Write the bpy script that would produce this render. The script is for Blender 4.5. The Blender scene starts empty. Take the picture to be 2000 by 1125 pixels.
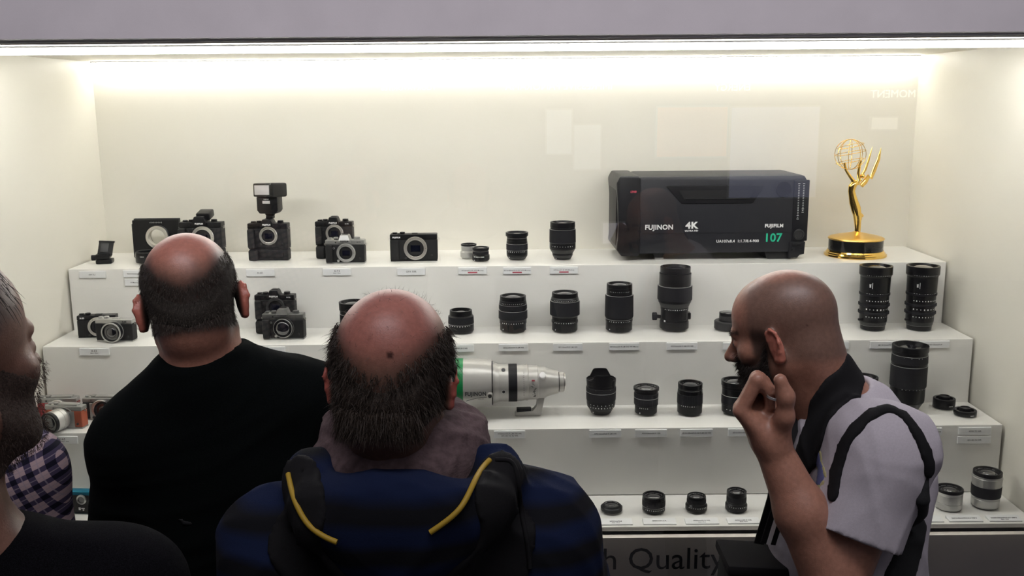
import bpy, bmesh, math, random
import numpy as np
from mathutils import Vector, Matrix, Euler
random.seed(7); np.random.seed(7)
C = bpy.context.scene.collection
PI = math.pi
def R(d): return math.radians(d)

# ---------------------------------------------------------------- camera, world, lights, exposure
ZB = 1.36                                   # height of the top step above the floor
CAM = Vector((0.0061, -3.4931, 1.8988))
AX_R = Vector((0.999961, -0.00392, -0.007956)); AX_U = Vector((0.008559, 0.191573, 0.981441)); AX_F = Vector((0.002323, 0.981471, -0.191599))
FPX = 1891.4
cd = bpy.data.cameras.new('camera'); cam = bpy.data.objects.new('camera', cd); C.objects.link(cam)
cd.sensor_width = 36; cd.lens = 36 * FPX / 2000; cd.clip_start = 0.05
m = Matrix.Identity(4)
for i in range(3):
    m[i][0] = AX_R[i]; m[i][1] = AX_U[i]; m[i][2] = -AX_F[i]; m[i][3] = CAM[i]
cam.matrix_world = m
bpy.context.scene.camera = cam
vs = bpy.context.scene.view_settings
vs.view_transform = 'Standard'; vs.look = 'None'; vs.gamma = 1; vs.use_curve_mapping = False
vs.exposure = 0.0
w = bpy.data.worlds.new('hall'); bpy.context.scene.world = w; w.use_nodes = True
w.node_tree.nodes['Background'].inputs[0].default_value = (0.85, 0.83, 0.95, 1)
w.node_tree.nodes['Background'].inputs[1].default_value = 0.10
def area(name, loc, rot, sx, sy, power, col, spread=180):
    l = bpy.data.lights.new(name, 'AREA'); l.shape = 'RECTANGLE'; l.size = sx; l.size_y = sy
    l.energy = power; l.color = col; l.spread = R(spread)
    o = bpy.data.objects.new(name, l); C.objects.link(o); o.location = loc; o.rotation_euler = rot
    return o
area('hall_added_fill', (0.6, -4.6, 4.2), (R(35), 0, 0), 3.0, 1.6, 14, (1.0, 0.93, 0.97))  # unseen overhead fill, added to brighten the fascia and the clothes
area('fascia_added_wash', (0.0, -3.2, 4.3), (R(38), 0, 0), 4.0, 0.3, 22, (1.0, 0.95, 1.0), 70)  # added lamp with no visible source, aimed to lift the fascia
BACK_STRIP = 21.0; FRONT_STRIP = 32.0        # emission strength of the case's LED strips

# ---------------------------------------------------------------- helpers
def at_y(px, py, y):
    d = AX_F + AX_R * ((px - 1000) / FPX) - AX_U * ((py - 562.5) / FPX)
    return CAM + d * ((y - CAM.y) / d.y)
def at_z(px, py, z):
    d = AX_F + AX_R * ((px - 1000) / FPX) - AX_U * ((py - 562.5) / FPX)
    return CAM + d * ((z - CAM.z) / d.z)
def tag(o, label=None, cat=None, group=None, kind=None):
    if label: o['label'] = label
    if cat: o['category'] = cat
    if group: o['group'] = group
    if kind: o['kind'] = kind
    return o
def thing(name, label, cat, loc=(0, 0, 0), rz=0, group=None):
    o = bpy.data.objects.new(name, None); C.objects.link(o); o.location = loc; o.rotation_euler = (0, 0, rz)
    o.empty_display_size = 0.02
    return tag(o, label, cat, group)
def obj(name, bm, mat, parent=None, smooth=35, loc=None, rot=None):
    me = bpy.data.meshes.new(name)
    bmesh.ops.recalc_face_normals(bm, faces=bm.faces[:])
    bm.to_mesh(me); bm.free()
    me.materials.append(mat)
    if smooth:
        me.shade_smooth()
        me.set_sharp_from_angle(angle=R(smooth))
    o = bpy.data.objects.new(name, me); C.objects.link(o)
    if parent is not None: o.parent = parent
    if loc is not None: o.location = loc
    if rot is not None: o.rotation_euler = rot
    return o
def NB(): return bmesh.new()
def bx(bm, c, s, bev=0.0, seg=2, rot=None):
    r = bmesh.ops.create_cube(bm, size=1.0)
    vs_ = r['verts']
    bmesh.ops.scale(bm, vec=s, verts=vs_)
    if bev > 0:
        es = list({e for v in vs_ for e in v.link_edges})
        g = bmesh.ops.bevel(bm, geom=es, offset=bev, segments=seg, profile=0.6, affect='EDGES')
        vs_ = list({v for f in g['faces'] for v in f.verts} | {v for v in vs_ if v.is_valid})
    M = Matrix.Translation(c)
    if rot is not None: M = M @ Euler(rot).to_matrix().to_4x4()
    bmesh.ops.transform(bm, matrix=M, verts=vs_)
    return bm
AXIS = {'z': Matrix.Identity(4), '-y': Matrix.Rotation(R(90), 4, 'X'), 'x': Matrix.Rotation(R(90), 4, 'Y'), '-x': Matrix.Rotation(R(-90), 4, 'Y')}
def lathe(bm, prof, n=48, M=None, ribs=0, ribd=0.0):
    """profile (r, z) revolved about z; closed caps where r == 0; ribs: alternate radius"""
    rings = []
    for r, z in prof:
        if r < 1e-7: rings.append([bm.verts.new((0, 0, z))])
        else:
            ring = []
            for i in range(n):
                a = 2 * PI * i / n
                rr = r - (ribd if (ribs and (i % 2)) else 0)
                ring.append(bm.verts.new((rr * math.cos(a), rr * math.sin(a), z)))
            rings.append(ring)
    new = [v for g in rings for v in g]
    for a, b in zip(rings[:-1], rings[1:]):
        if len(a) == 1 and len(b) == 1: continue
        for i in range(n):
            j = (i + 1) % n
            if len(a) == 1: bm.faces.new((a[0], b[i], b[j]))
            elif len(b) == 1: bm.faces.new((a[i], a[j], b[0]))
            else: bm.faces.new((a[i], a[j], b[j], b[i]))
    if M is not None: bmesh.ops.transform(bm, matrix=M, verts=new)
    return bm
def prism(bm, outline, y0, y1, bev=0.0, M=None, top=None):
    """outline in (x, z) extruded from y0 to y1; top = other outline at y1"""
    a = [bm.verts.new((x, y0, z)) for x, z in outline]
    b = [bm.verts.new((x, y1, z)) for x, z in (top or outline)]
    n = len(a)
    bm.faces.new(a); bm.faces.new(b[::-1])
    for i in range(n): bm.faces.new((a[i], b[i], b[(i + 1) % n], a[(i + 1) % n]))
    vs_ = a + b
    if bev > 0:
        es = list({e for v in vs_ for e in v.link_edges})
        g = bmesh.ops.bevel(bm, geom=es, offset=bev, segments=2, profile=0.6, affect='EDGES')
        vs_ = list({v for f in g['faces'] for v in f.verts} | {v for v in vs_ if v.is_valid})
    if M is not None: bmesh.ops.transform(bm, matrix=M, verts=vs_)
    return bm
def tube(bm, pts, rad, n=8, closed=False):
    pts = [Vector(p) for p in pts]; N = len(pts)
    rad = rad if isinstance(rad, (list, tuple)) else [rad] * N
    rings = []; prev = None
    for i, p in enumerate(pts):
        if closed: t = pts[(i + 1) % N] - pts[i - 1]
        else: t = pts[min(i + 1, N - 1)] - pts[max(i - 1, 0)]
        t.normalize()
        if prev is None: u = t.orthogonal().normalized()
        else: u = (prev - t * prev.dot(t)).normalized()
        prev = u; v = t.cross(u)
        rings.append([bm.verts.new(p + (u * math.cos(2 * PI * k / n) + v * math.sin(2 * PI * k / n)) * rad[i]) for k in range(n)])
    R_ = rings + ([rings[0]] if closed else [])
    for a, b in zip(R_[:-1], R_[1:]):
        for k in range(n): bm.faces.new((a[k], a[(k + 1) % n], b[(k + 1) % n], b[k]))
    if not closed: bm.faces.new(rings[0][::-1]); bm.faces.new(rings[-1])
    return bm
def ring_prof(r0, r1, z0, z1, b=0.0006):
    return [(r0, z0), (r1 - b, z0), (r1, z0 + b), (r1, z1 - b), (r1 - b, z1), (r0, z1), (r0, z0)]
def text(name, s, size, mat, parent, loc, rot=(PI / 2, 0, 0), bold=0.0, ext=0.0002, sx=1.0, align='CENTER', shear=0.0, spacing=1.0):
    cu = bpy.data.curves.new(name, 'FONT'); cu.body = s; cu.size = size; cu.extrude = ext; cu.offset = bold
    cu.align_x = align; cu.align_y = 'CENTER'; cu.resolution_u = 3; cu.shear = shear; cu.space_character = spacing * (1 + (2.2 * bold / size if size < 0.05 else 0))
    cu.materials.append(mat)
    o = bpy.data.objects.new(name, cu); C.objects.link(o); o.parent = parent; o.location = loc; o.rotation_euler = rot
    o.scale = (sx, 1, 1)
    return o
def mat(name, col, rough=0.5, metal=0.0, noise=0.0, nscale=60, bump=0.0, bscale=300, spec=0.5, vcol=False, sss=0, emit=None, es=0, sheen=0, coat=0):
    M = bpy.data.materials.new(name); M.use_nodes = True; nt = M.node_tree; b = nt.nodes['Principled BSDF']
    b.inputs['Base Color'].default_value = (*col, 1); b.inputs['Roughness'].default_value = rough; b.inputs['Metallic'].default_value = metal
    b.inputs['Specular IOR Level'].default_value = spec
    if sheen: b.inputs['Sheen Weight'].default_value = sheen
    if coat: b.inputs['Coat Weight'].default_value = coat
    if emit: b.inputs['Emission Color'].default_value = (*emit, 1); b.inputs['Emission Strength'].default_value = es
    tc = nt.nodes.new('ShaderNodeTexCoord')
    src = None
    if vcol:
        a = nt.nodes.new('ShaderNodeAttribute'); a.attribute_name = 'Col'; src = a.outputs['Color']
    if noise:
        n = nt.nodes.new('ShaderNodeTexNoise'); n.inputs['Scale'].default_value = nscale; n.inputs['Detail'].default_value = 4
        nt.links.new(tc.outputs['Object'], n.inputs['Vector'])
        mr = nt.nodes.new('ShaderNodeMapRange'); mr.inputs[1].default_value = 0.3; mr.inputs[2].default_value = 0.7
        mr.inputs[3].default_value = 1 - noise; mr.inputs[4].default_value = 1 + noise
        nt.links.new(n.outputs['Fac'], mr.inputs[0])
        mx = nt.nodes.new('ShaderNodeVectorMath'); mx.operation = 'SCALE'
        if src: nt.links.new(src, mx.inputs[0])
        else: mx.inputs[0].default_value = col
        nt.links.new(mr.outputs[0], mx.inputs['Scale']); src = mx.outputs[0]
    if src: nt.links.new(src, b.inputs['Base Color'])
    if bump:
        n2 = nt.nodes.new('ShaderNodeTexNoise'); n2.inputs['Scale'].default_value = bscale; n2.inputs['Detail'].default_value = 3
        nt.links.new(tc.outputs['Object'], n2.inputs['Vector'])
        bp = nt.nodes.new('ShaderNodeBump'); bp.inputs['Strength'].default_value = bump; bp.inputs['Distance'].default_value = 0.001
        nt.links.new(n2.outputs['Fac'], bp.inputs['Height']); nt.links.new(bp.outputs[0], b.inputs['Normal'])
    if sss:
        b.inputs['Subsurface Weight'].default_value = sss; b.inputs['Subsurface Radius'].default_value = (0.012, 0.004, 0.002)
    return M

M = {}
M['wall'] = mat('case wall laminate', (0.80, 0.775, 0.70), 0.42, noise=0.015, nscale=3)
M['step'] = mat('white satin step laminate', (0.80, 0.79, 0.76), 0.32, noise=0.012, nscale=4, bump=0.02)
M['fascia'] = mat('grey fascia paint', (0.50, 0.475, 0.50), 0.7, noise=0.04, nscale=9, bump=0.1, bscale=500)
M['panel'] = mat('grey front panel', (0.80, 0.74, 0.69), 0.35, noise=0.05, nscale=6)
M['floor'] = mat('grey hall carpet', (0.22, 0.21, 0.21), 0.95, noise=0.3, nscale=120, bump=0.4)
M['hall'] = mat('hall wall paint', (0.22, 0.21, 0.22), 0.8, noise=0.05, nscale=3)
M['tube'] = mat('LED strip diffuser', (1, 1, 1), 0.5, emit=(1, 0.985, 0.95), es=FRONT_STRIP)
M['tube_back'] = mat('LED strip diffuser at back', (1, 1, 1), 0.5, emit=(1, 0.97, 0.90), es=BACK_STRIP)
M['alu'] = mat('brushed aluminium', (0.7, 0.7, 0.72), 0.35, 1.0)
M['card'] = mat('white card', (0.78, 0.79, 0.80), 0.5)
M['ink'] = mat('dark print', (0.03, 0.03, 0.035), 0.6)
M['red'] = mat('red print', (0.42, 0.05, 0.08), 0.6)
M['leather'] = mat('black leatherette', (0.010, 0.010, 0.011), 0.55, spec=0.3, noise=0.25, nscale=900, bump=0.6, bscale=1500)
M['mag'] = mat('black painted magnesium', (0.008, 0.008, 0.009), 0.36, spec=0.3, noise=0.1, nscale=200)
M['graph'] = mat('graphite painted magnesium', (0.12, 0.12, 0.118), 0.35, 0.5)
M['silver'] = mat('silver satin metal', (0.50, 0.50, 0.49), 0.33, 0.75)
M['silverd'] = mat('muted silver top plate', (0.34, 0.34, 0.33), 0.38, 0.6)
M['chrome'] = mat('bayonet steel', (0.72, 0.70, 0.66), 0.28, 0.85)
M['barrel'] = mat('black lens barrel', (0.006, 0.006, 0.007), 0.30, noise=0.1, nscale=300, spec=0.3)
M['barrel2'] = mat('dark grey lens barrel', (0.03, 0.03, 0.031), 0.4, spec=0.3)
M['rubber'] = mat('ribbed black rubber', (0.010, 0.010, 0.013), 0.6, spec=0.25)
M['hole'] = mat('inner black', (0.004, 0.004, 0.005), 0.5)
M['glass'] = mat('coated front glass', (0.006, 0.006, 0.01), 0.06, spec=1.0, coat=1.0)
M['sensor'] = mat('sensor glass', (0.004, 0.005, 0.012), 0.1, spec=0.8)
M['white'] = mat('white print', (0.82, 0.82, 0.82), 0.5)
M['brown'] = mat('brown leatherette', (0.33, 0.07, 0.03), 0.5, noise=0.2, nscale=600, bump=0.4, bscale=900)
M['redl'] = mat('red leatherette', (0.36, 0.035, 0.04), 0.5, noise=0.2, nscale=600, bump=0.4, bscale=900)
M['gold'] = mat('polished gold', (0.90, 0.60, 0.16), 0.12, 1.0)
M['golds'] = mat('satin gold', (0.88, 0.58, 0.17), 0.3, 1.0, bump=0.3, bscale=400)
M['black'] = mat('gloss black band', (0.01, 0.01, 0.01), 0.15)
M['boxl'] = mat('broadcast lens housing', (0.018, 0.0185, 0.023), 0.42, spec=0.35, noise=0.12, nscale=700, bump=0.25, bscale=1200)
M['boxt'] = mat('broadcast lens trim', (0.010, 0.010, 0.012), 0.38, spec=0.35)
M['green'] = mat('green print', (0.015, 0.42, 0.24), 0.5)
M['greenband'] = mat('green enamel band', (0.006, 0.19, 0.055), 0.32)
M['whitel'] = mat('pale grey enamel', (0.44, 0.43, 0.41), 0.32, 0.25)
M['whitel2'] = mat('pale grey enamel groove ring', (0.48, 0.47, 0.45), 0.35)  # plain pale grey of the groove rings
M['blue'] = mat('blue metallic shell', (0.015, 0.22, 0.36), 0.25, 0.5)
M['flashglass'] = mat('fresnel flash panel', (0.55, 0.53, 0.53), 0.25, bump=1.0, bscale=600)
M['acrylic'] = mat('clear acrylic stand', (0.75, 0.76, 0.74), 0.15)
for k, s_ in (('fabric_black', (0.006, 0.007, 0.008)),):
    M[k] = mat(k.replace('_', ' '), s_, 0.9, noise=0.3, nscale=400, bump=0.3, bscale=900)

# glass pane: clear with the reflection of a polished sheet
G = bpy.data.materials.new('clear pane'); G.use_nodes = True; nt = G.node_tree; nt.nodes.clear()
out = nt.nodes.new('ShaderNodeOutputMaterial'); mx = nt.nodes.new('ShaderNodeMixShader'); tr = nt.nodes.new('ShaderNodeBsdfTransparent'); gl = nt.nodes.new('ShaderNodeBsdfGlossy')
fr = nt.nodes.new('ShaderNodeFresnel'); fr.inputs[0].default_value = 1.5; gl.inputs['Roughness'].default_value = 0.0
tr.inputs[0].default_value = (0.985, 0.99, 0.985, 1)
nt.links.new(fr.outputs[0], mx.inputs[0]); nt.links.new(tr.outputs[0], mx.inputs[1]); nt.links.new(gl.outputs[0], mx.inputs[2]); nt.links.new(mx.outputs[0], out.inputs[0])
M['pane'] = G

# ---------------------------------------------------------------- structure
def struct(name, c, s, m_, bev=0):
    o = obj(name, bx(NB(), c, s, bev), m_, smooth=0); o['kind'] = 'structure'; return o
WX = 1.456; ZC = ZB + 0.6776
struct('floor', (0, -4.5, -0.05), (12, 12, 0.1), M['floor'])
struct('wall_back', (0, 0.04, 1.1), (3.1, 0.08, 2.2), M['wall'])
struct('wall_left', (-WX - 0.04, -0.53, 1.03), (0.08, 1.06, 2.06), M['wall'])
struct('wall_right', (WX + 0.04, -0.53, 1.03), (0.08, 1.06, 2.06), M['wall'])
struct('ceiling', (0, -0.53, ZC + 0.03), (3.1, 1.06, 0.06), M['wall'])
struct('wall_front', (0, -1.10, ZB + 0.686 + 0.9), (8, 0.07, 1.8), M['fascia'])
struct('trim_1', (0, -1.068, ZB + 0.683), (2.95, 0.014, 0.004), M['alu'])
wf = struct('panel_front', (0, -1.02, 0.36), (2.95, 0.02, 0.72), M['panel'])
wf['kind'] = 'structure'
struct('wall_front_left', (-2.75, -1.10, ZB / 2 + 0.343), (2.55, 0.07, ZB + 0.686), M['fascia'])
struct('wall_front_right', (2.75, -1.10, ZB / 2 + 0.343), (2.55, 0.07, ZB + 0.686), M['fascia'])
struct('wall_rear', (0, -8.55, 2.2), (12, 0.1, 4.4), M['hall'])
g = obj('window_1', bx(NB(), (0, -1.052, (ZB + 0.70) / 2 + 0.01), (2.93, 0.006, ZB + 0.68)), M['pane'], smooth=0); g['kind'] = 'structure'
# hall signs and light boxes behind the visitors (they show as faint reflections in the pane)
M['sign'] = mat('lit lettering', (1, 1, 1), 0.5, emit=(1, 0.98, 0.95), es=3.0)
LB = [((-2.0, 2.35), 0, 0), ]
def lightbox(x0, x1, z0, z1, col, es, label):
    t = thing('light_box', label, 'poster', ((x0 + x1) / 2, -8.47, (z0 + z1) / 2), 0, 'lit posters on the rear hall wall')
    obj('frame', bx(NB(), (0, -0.005, 0), (x1 - x0 + 0.03, 0.04, z1 - z0 + 0.03), 0.004), M['alu'], t)
    obj('lit_face', bx(NB(), (0, 0.02, 0), (x1 - x0, 0.012, z1 - z0)), mat('lit poster', col, 0.5, emit=col, es=es), t)
def refl(px, py):      # where a sight line mirrored in the pane reaches the rear wall
    p = at_y(px, py, 6.42 - 0.08); return p.x, p.z
for (a, b, c_, d_, col, es, lab) in ((1285, 210, 1418, 305, (1.0, 0.45, 0.28), 0.55, 'orange lit poster high on the rear wall'),
                                     (1430, 210, 1592, 385, (0.62, 0.66, 1.0), 0.65, 'pale blue lit poster beside the orange one on the rear wall'),
                                     (1068, 215, 1116, 300, (0.8, 0.88, 1.0), 0.45, 'narrow pale lit panel on the rear wall'),
                                     (1122, 245, 1172, 330, (0.8, 0.88, 1.0), 0.4, 'short pale lit panel below the narrow one'),
                                     (1704, 230, 1752, 252, (1.0, 1.0, 1.0), 1.0, 'small white lit sign at the far end of the rear wall'),
                                     (1178, 436, 1224, 475, (0.9, 0.85, 1.0), 1.2, 'low lilac lit panel near the floor of the rear wall')):
    x0, z1 = refl(a, b); x1, z0 = refl(c_, d_); lightbox(x0, x1, z0, z1, col, es, lab)
for s_, px, py, wpx in (('YOUR FAVORITES', 797, 172, 105), ('IMPRESSIVE PANORAMA', 1092, 169, 205), ('ENERGY', 1433, 171, 68), ('MOMENT', 1748, 184, 86)):
    x, z = refl(px, py)
    t = thing('wall_sign', {'Y': 'white two word sign on the rear wall', 'I': 'long white sign in the middle of the rear wall', 'E': 'single word white sign above the orange poster', 'M': 'single word white sign at the end of the rear wall'}[s_[0]], 'sign', (x, -8.49, z), 0, 'lit signs on the rear hall wall')
    tx = text('lettering', s_, 0.05, M['sign'], t, (0, 0.0, 0), rot=(PI / 2, 0, PI), ext=0.004)
    bpy.context.view_layer.update(); wd = tx.dimensions.x
    tx.scale = ((wpx / FPX * 9.85) / max(wd, .01),) * 2 + (1,)

# LED fixtures
t = thing('light_fixture', 'aluminium light trough with bright tubes along the front of the case ceiling', 'light', (0, -0.93, ZC))
obj('housing', bx(NB(), (0, 0, -0.002), (2.90, 0.13, 0.004)), M['alu'], t, smooth=0)
for y_ in (-0.048, 0.0, 0.048):
    obj('tube', tube(NB(), [(-1.448, y_, -0.010), (1.448, y_, -0.010)], 0.006, 10), M['tube'], t)
t = thing('light_fixture', 'slim bright light strip in the corner where back wall meets case ceiling', 'light', (0, -0.03, ZC))
obj('housing', bx(NB(), (0, 0, -0.002), (2.88, 0.036, 0.004)), M['alu'], t, smooth=0)
obj('tube', bx(NB(), (0, 0, -0.008), (2.88, 0.024, 0.008), 0.002), M['tube_back'], t)

# stepped plinths
ZS = [None, ZB, ZB - 0.2051, ZB - 0.4095, ZB - 0.6189]
DS = [0, 0.3473, 0.5719, 0.7906, 1.0058]
SL = ['', 'white topmost display step carrying the broadcast lens box and trophy', 'white second display step with the two tall cine lenses', 'white third display step with the long white lens', 'white lowest display shelf just above the grey front panel']
for i in (1, 2, 3):
    zt = ZS[i]; y1 = -DS[i - 1] - 0.0006; y0 = -DS[i]
    t = thing('display_step', SL[i], 'plinth', (0, (y0 + y1) / 2, 0), 0, 'steps of the display')
    obj('box', bx(NB(), (0, 0, (zt + ZS[4]) / 2 + 0.001), (2.894, y1 - y0, zt - ZS[4] - 0.002), 0.0012, 1), M['step'], t, smooth=0)
t = thing('display_step', SL[4], 'plinth', (0, -DS[4] / 2, 0), 0, 'steps of the display')
obj('board', bx(NB(), (0, 0, ZS[4] - 0.0065), (2.906, DS[4], 0.013), 0.0012, 1), M['step'], t, smooth=0)
# lettering on the front panel
t = thing('panel_lettering', 'large black words on the grey panel below the shelves', 'lettering', (0.27, -1.0304, ZB - 0.745))
p0 = at_y(1228, 1112, -1.031); p1 = at_y(1415, 1112, -1.031)
tx = text('word', 'Quality', 0.1, M['ink'], t, (0, 0, 0), ext=0.0004, align='LEFT')
bpy.context.view_layer.update(); k = (p1.x - p0.x) / tx.dimensions.x
tx.scale = (k, k, 1); tx.data.align_y = 'BOTTOM_BASELINE'; tx.location = (p0.x - 0.27 - 0.004, 0, p0.z - (ZB - 0.745))
ty = text('word', 'High', 0.1, M['ink'], t, (0, 0, 0), ext=0.0004, align='RIGHT')
ty.scale = (k, k, 1); ty.data.align_y = 'BOTTOM_BASELINE'; ty.location = (at_y(1207, 1112, -1.031).x - 0.27, 0, p0.z - (ZB - 0.745))
# ---------------------------------------------------------------- label cards
def card(si, x, dz, w_, txts, label, red=False):
    t = thing('label_card', label, 'label', (x, -DS[si] - 0.0026, ZS[si] + dz), 0, 'label cards on the step fronts')
    obj('plate', bx(NB(), (0, 0, 0), (w_, 0.005, 0.0225), 0.0006, 1), M['card'], t, smooth=0)
    for k_, (s_, sz) in enumerate(txts):
        z_ = (0.0015 if len(txts) > 1 or red else 0) - 0.0066 * k_ + (0.0015 if len(txts) > 1 else 0)
        text('lettering', s_, sz, M['ink'], t, (0, -0.0026, z_), bold=0.00004, spacing=1.06)
    if red: obj('red_strip', bx(NB(), (0, -0.0027, -0.0052), (0.031, 0.0006, 0.0042)), M['red'], t, smooth=0)
a = 0.0085; b_ = 0.0058
card(1, -1.367, -0.018, 0.087, [('EVF-TL1', 0.006)], 'leftmost white card on the top step, under the tilt adapter')
card(1, -1.219, -0.016, 0.093, [('View Camera Adapter G', 0.0062)], 'upper white card of two under the ring adapter on the top step')
card(1, -1.216, -0.045, 0.093, [('H Mount Adapter G', 0.0062)], 'lower white card of two under the ring adapter on the top step')
card(1, -0.815, -0.017, 0.093, [('X-H1', a)], 'white card under the camera with the flash')
card(1, -0.562, -0.016, 0.093, [('X-T3', a), ('Black / Silver', 0.0042)], 'white card under the silver and black camera pair on the top step')
card(1, -0.318, -0.017, 0.092, [('GFX 50R', a)], 'white card under the single wide camera on the top step')
card(1, -0.116, -0.016, 0.094, [('XF16mmF2.8 R WR Mockup', b_)], 'white card with a red strip under the two small lenses', True)
card(1, 0.031, -0.017, 0.092, [('XF16-80mmF4 R OIS WR Mockup', b_)], 'white card with a red strip under the mid-sized zoom lens', True)
card(1, 0.185, -0.017, 0.092, [('XF33mmF1 R WR Mockup', b_)], 'white card with a red strip under the fat tapered lens', True)
card(2, -1.285, -0.0165, 0.093, [('X-E3', a), ('Black / Silver', 0.0042)], 'white card under the flat silver camera on the second step')
card(2, -0.739, -0.0165, 0.093, [('X-T2', a)], 'white card just above the black sweater on the second step')
card(2, -0.49, -0.0165, 0.091, [('GF23mmF4 R LM WR', b_)], 'white card on the second step behind the blue hoodie head, mostly hidden')
card(2, -0.152, -0.0155, 0.091, [('GF63mmF2.8 R WR', b_)], 'white card under the short lens right of the balding head')
card(2, 0.016, -0.0145, 0.091, [('GF32-64mmF4 R LM WR', b_)], 'white card under the banded zoom lens on the second step')
card(2, 0.185, -0.0145, 0.091, [('GF110mmF2 R LM WR', b_)], 'white card under the lens with a wide ribbed collar on the second step')
card(2, 0.360, -0.0145, 0.093, [('GF120mmF4 R LM OIS WR Macro', b_)], 'white card under the tall straight lens on the second step')
card(2, 0.540, -0.0145, 0.095, [('GF250mmF4 R LM OIS WR', b_)], 'white card under the tallest lens with the side knob')
card(2, 0.714, -0.0165, 0.093, [('GF1.4X TC WR', b_)], "white card beside the bald man's nose")
card(2, 1.013, -0.0165, 0.092, [('MKX18-55mmT2.9', b_)], "white card showing a corner right of the bald man's neck")
card(2, 1.172, -0.0165, 0.094, [('MK18-55mmT2.9', b_)], 'white card under the left cine lens')
card(2, 1.325, -0.0165, 0.094, [('MK50-135mmT2.9', b_)], 'white card half covered by the big telephoto lens')
card(3, -1.306, -0.0205, 0.090, [('X-A5', a), ('Brown / Silver / Pink', 0.0042)], 'white card under the brown and silver camera')
card(3, 0.002, -0.0155, 0.091, [('XF200mmF2 R LM OIS WR', b_), ('XF1.4X TC F2 WR', b_)], 'white card with two lines under the long white lens')
card(3, 0.282, -0.0155, 0.093, [('XF8-16mmF2.8 R LM WR', b_)], 'white card under the lens with the petal hood')
card(3, 0.416, -0.0155, 0.093, [('XF10-24mmF4 R OIS', b_)], 'white card under the flared wide zoom on the third step')
card(3, 0.549, -0.0155, 0.095, [('XF18-135mmF3.5-5.6 R LM OIS WR', 0.0052)], 'white card under the straight sided zoom on the third step')
card(3, 0.689, -0.0155, 0.094, [('XF16-55mmF2.8 R LM WR', b_)], "white card partly behind the bald man's wrist")
card(3, 1.222, -0.0185, 0.093, [('XF100-400mmF4.5-5.6 R LM OIS WR', 0.0052)], 'white card at the back of the grey-white T-shirt under the telephoto')
card(3, 1.365, -0.0175, 0.095, [('XF2X TC WR', b_)], 'upper white card of two under the teleconverters')
card(3, 1.365, -0.0445, 0.097, [('XF1.4X TC WR', b_)], 'lower white card of two under the teleconverters')
def flat_card(x0, x1, s1, s2, label):
    t = thing('label_card', label, 'label', ((x0 + x1) / 2, -0.982, ZS[4]), 0, 'label cards lying on the lowest shelf')
    w_ = x1 - x0
    bm = NB()
    prism(bm, [(-w_ / 2, 0.0), (w_ / 2, 0.0), (w_ / 2, 0.003), (-w_ / 2, 0.003)], -0.014, 0.014, top=[(-w_ / 2, 0.0), (w_ / 2, 0.0), (w_ / 2, 0.008), (-w_ / 2, 0.008)])
    obj('wedge', bm, M['card'], t, smooth=0)
    text('lettering', s1, 0.006, M['ink'], t, (0, 0.000, 0.0058), rot=(math.atan2(5, 28), 0, 0), bold=0.0001)
    if s2: text('lettering', s2, 0.0042, M['ink'], t, (0, -0.007, 0.0046), rot=(math.atan2(5, 28), 0, 0))
for x0, x1, s1, s2, l_ in ((0.141, 0.227, 'XF23mmF2 R WR', None, 'flat white card end showing beside the blue sleeve'),
                          (0.249, 0.34, 'XF27mmF2.8', 'Black / Silver', 'flat white card in front of the pancake lens'),
                          (0.370, 0.461, 'XF35mmF1.4 R', None, 'flat white card in front of the widest lens of the lowest shelf row'),
                          (0.487, 0.579, 'XF35mmF2 R WR', 'Black / Silver', 'flat white card in front of the small lens with a flared skirt'),
                          (0.604, 0.693, 'XF50mmF2 R WR', 'Black / Silver', "flat white card in front of the tall small lens by the bald man's arm"),
                          (1.113, 1.201, 'XC16-50mm', None, 'flat white card end showing beside the T-shirt back'),
                          (1.216, 1.309, 'XC16-50mmF3.5-5.6 OIS II', None, 'flat white card in front of the short silver zoom'),
                          (1.327, 1.417, 'XC50-230mmF4.5-6.7 OIS II', 'Black / Silver', 'flat white card in front of the tall silver zoom')):
    flat_card(x0, x1, s1, s2, l_)

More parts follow.
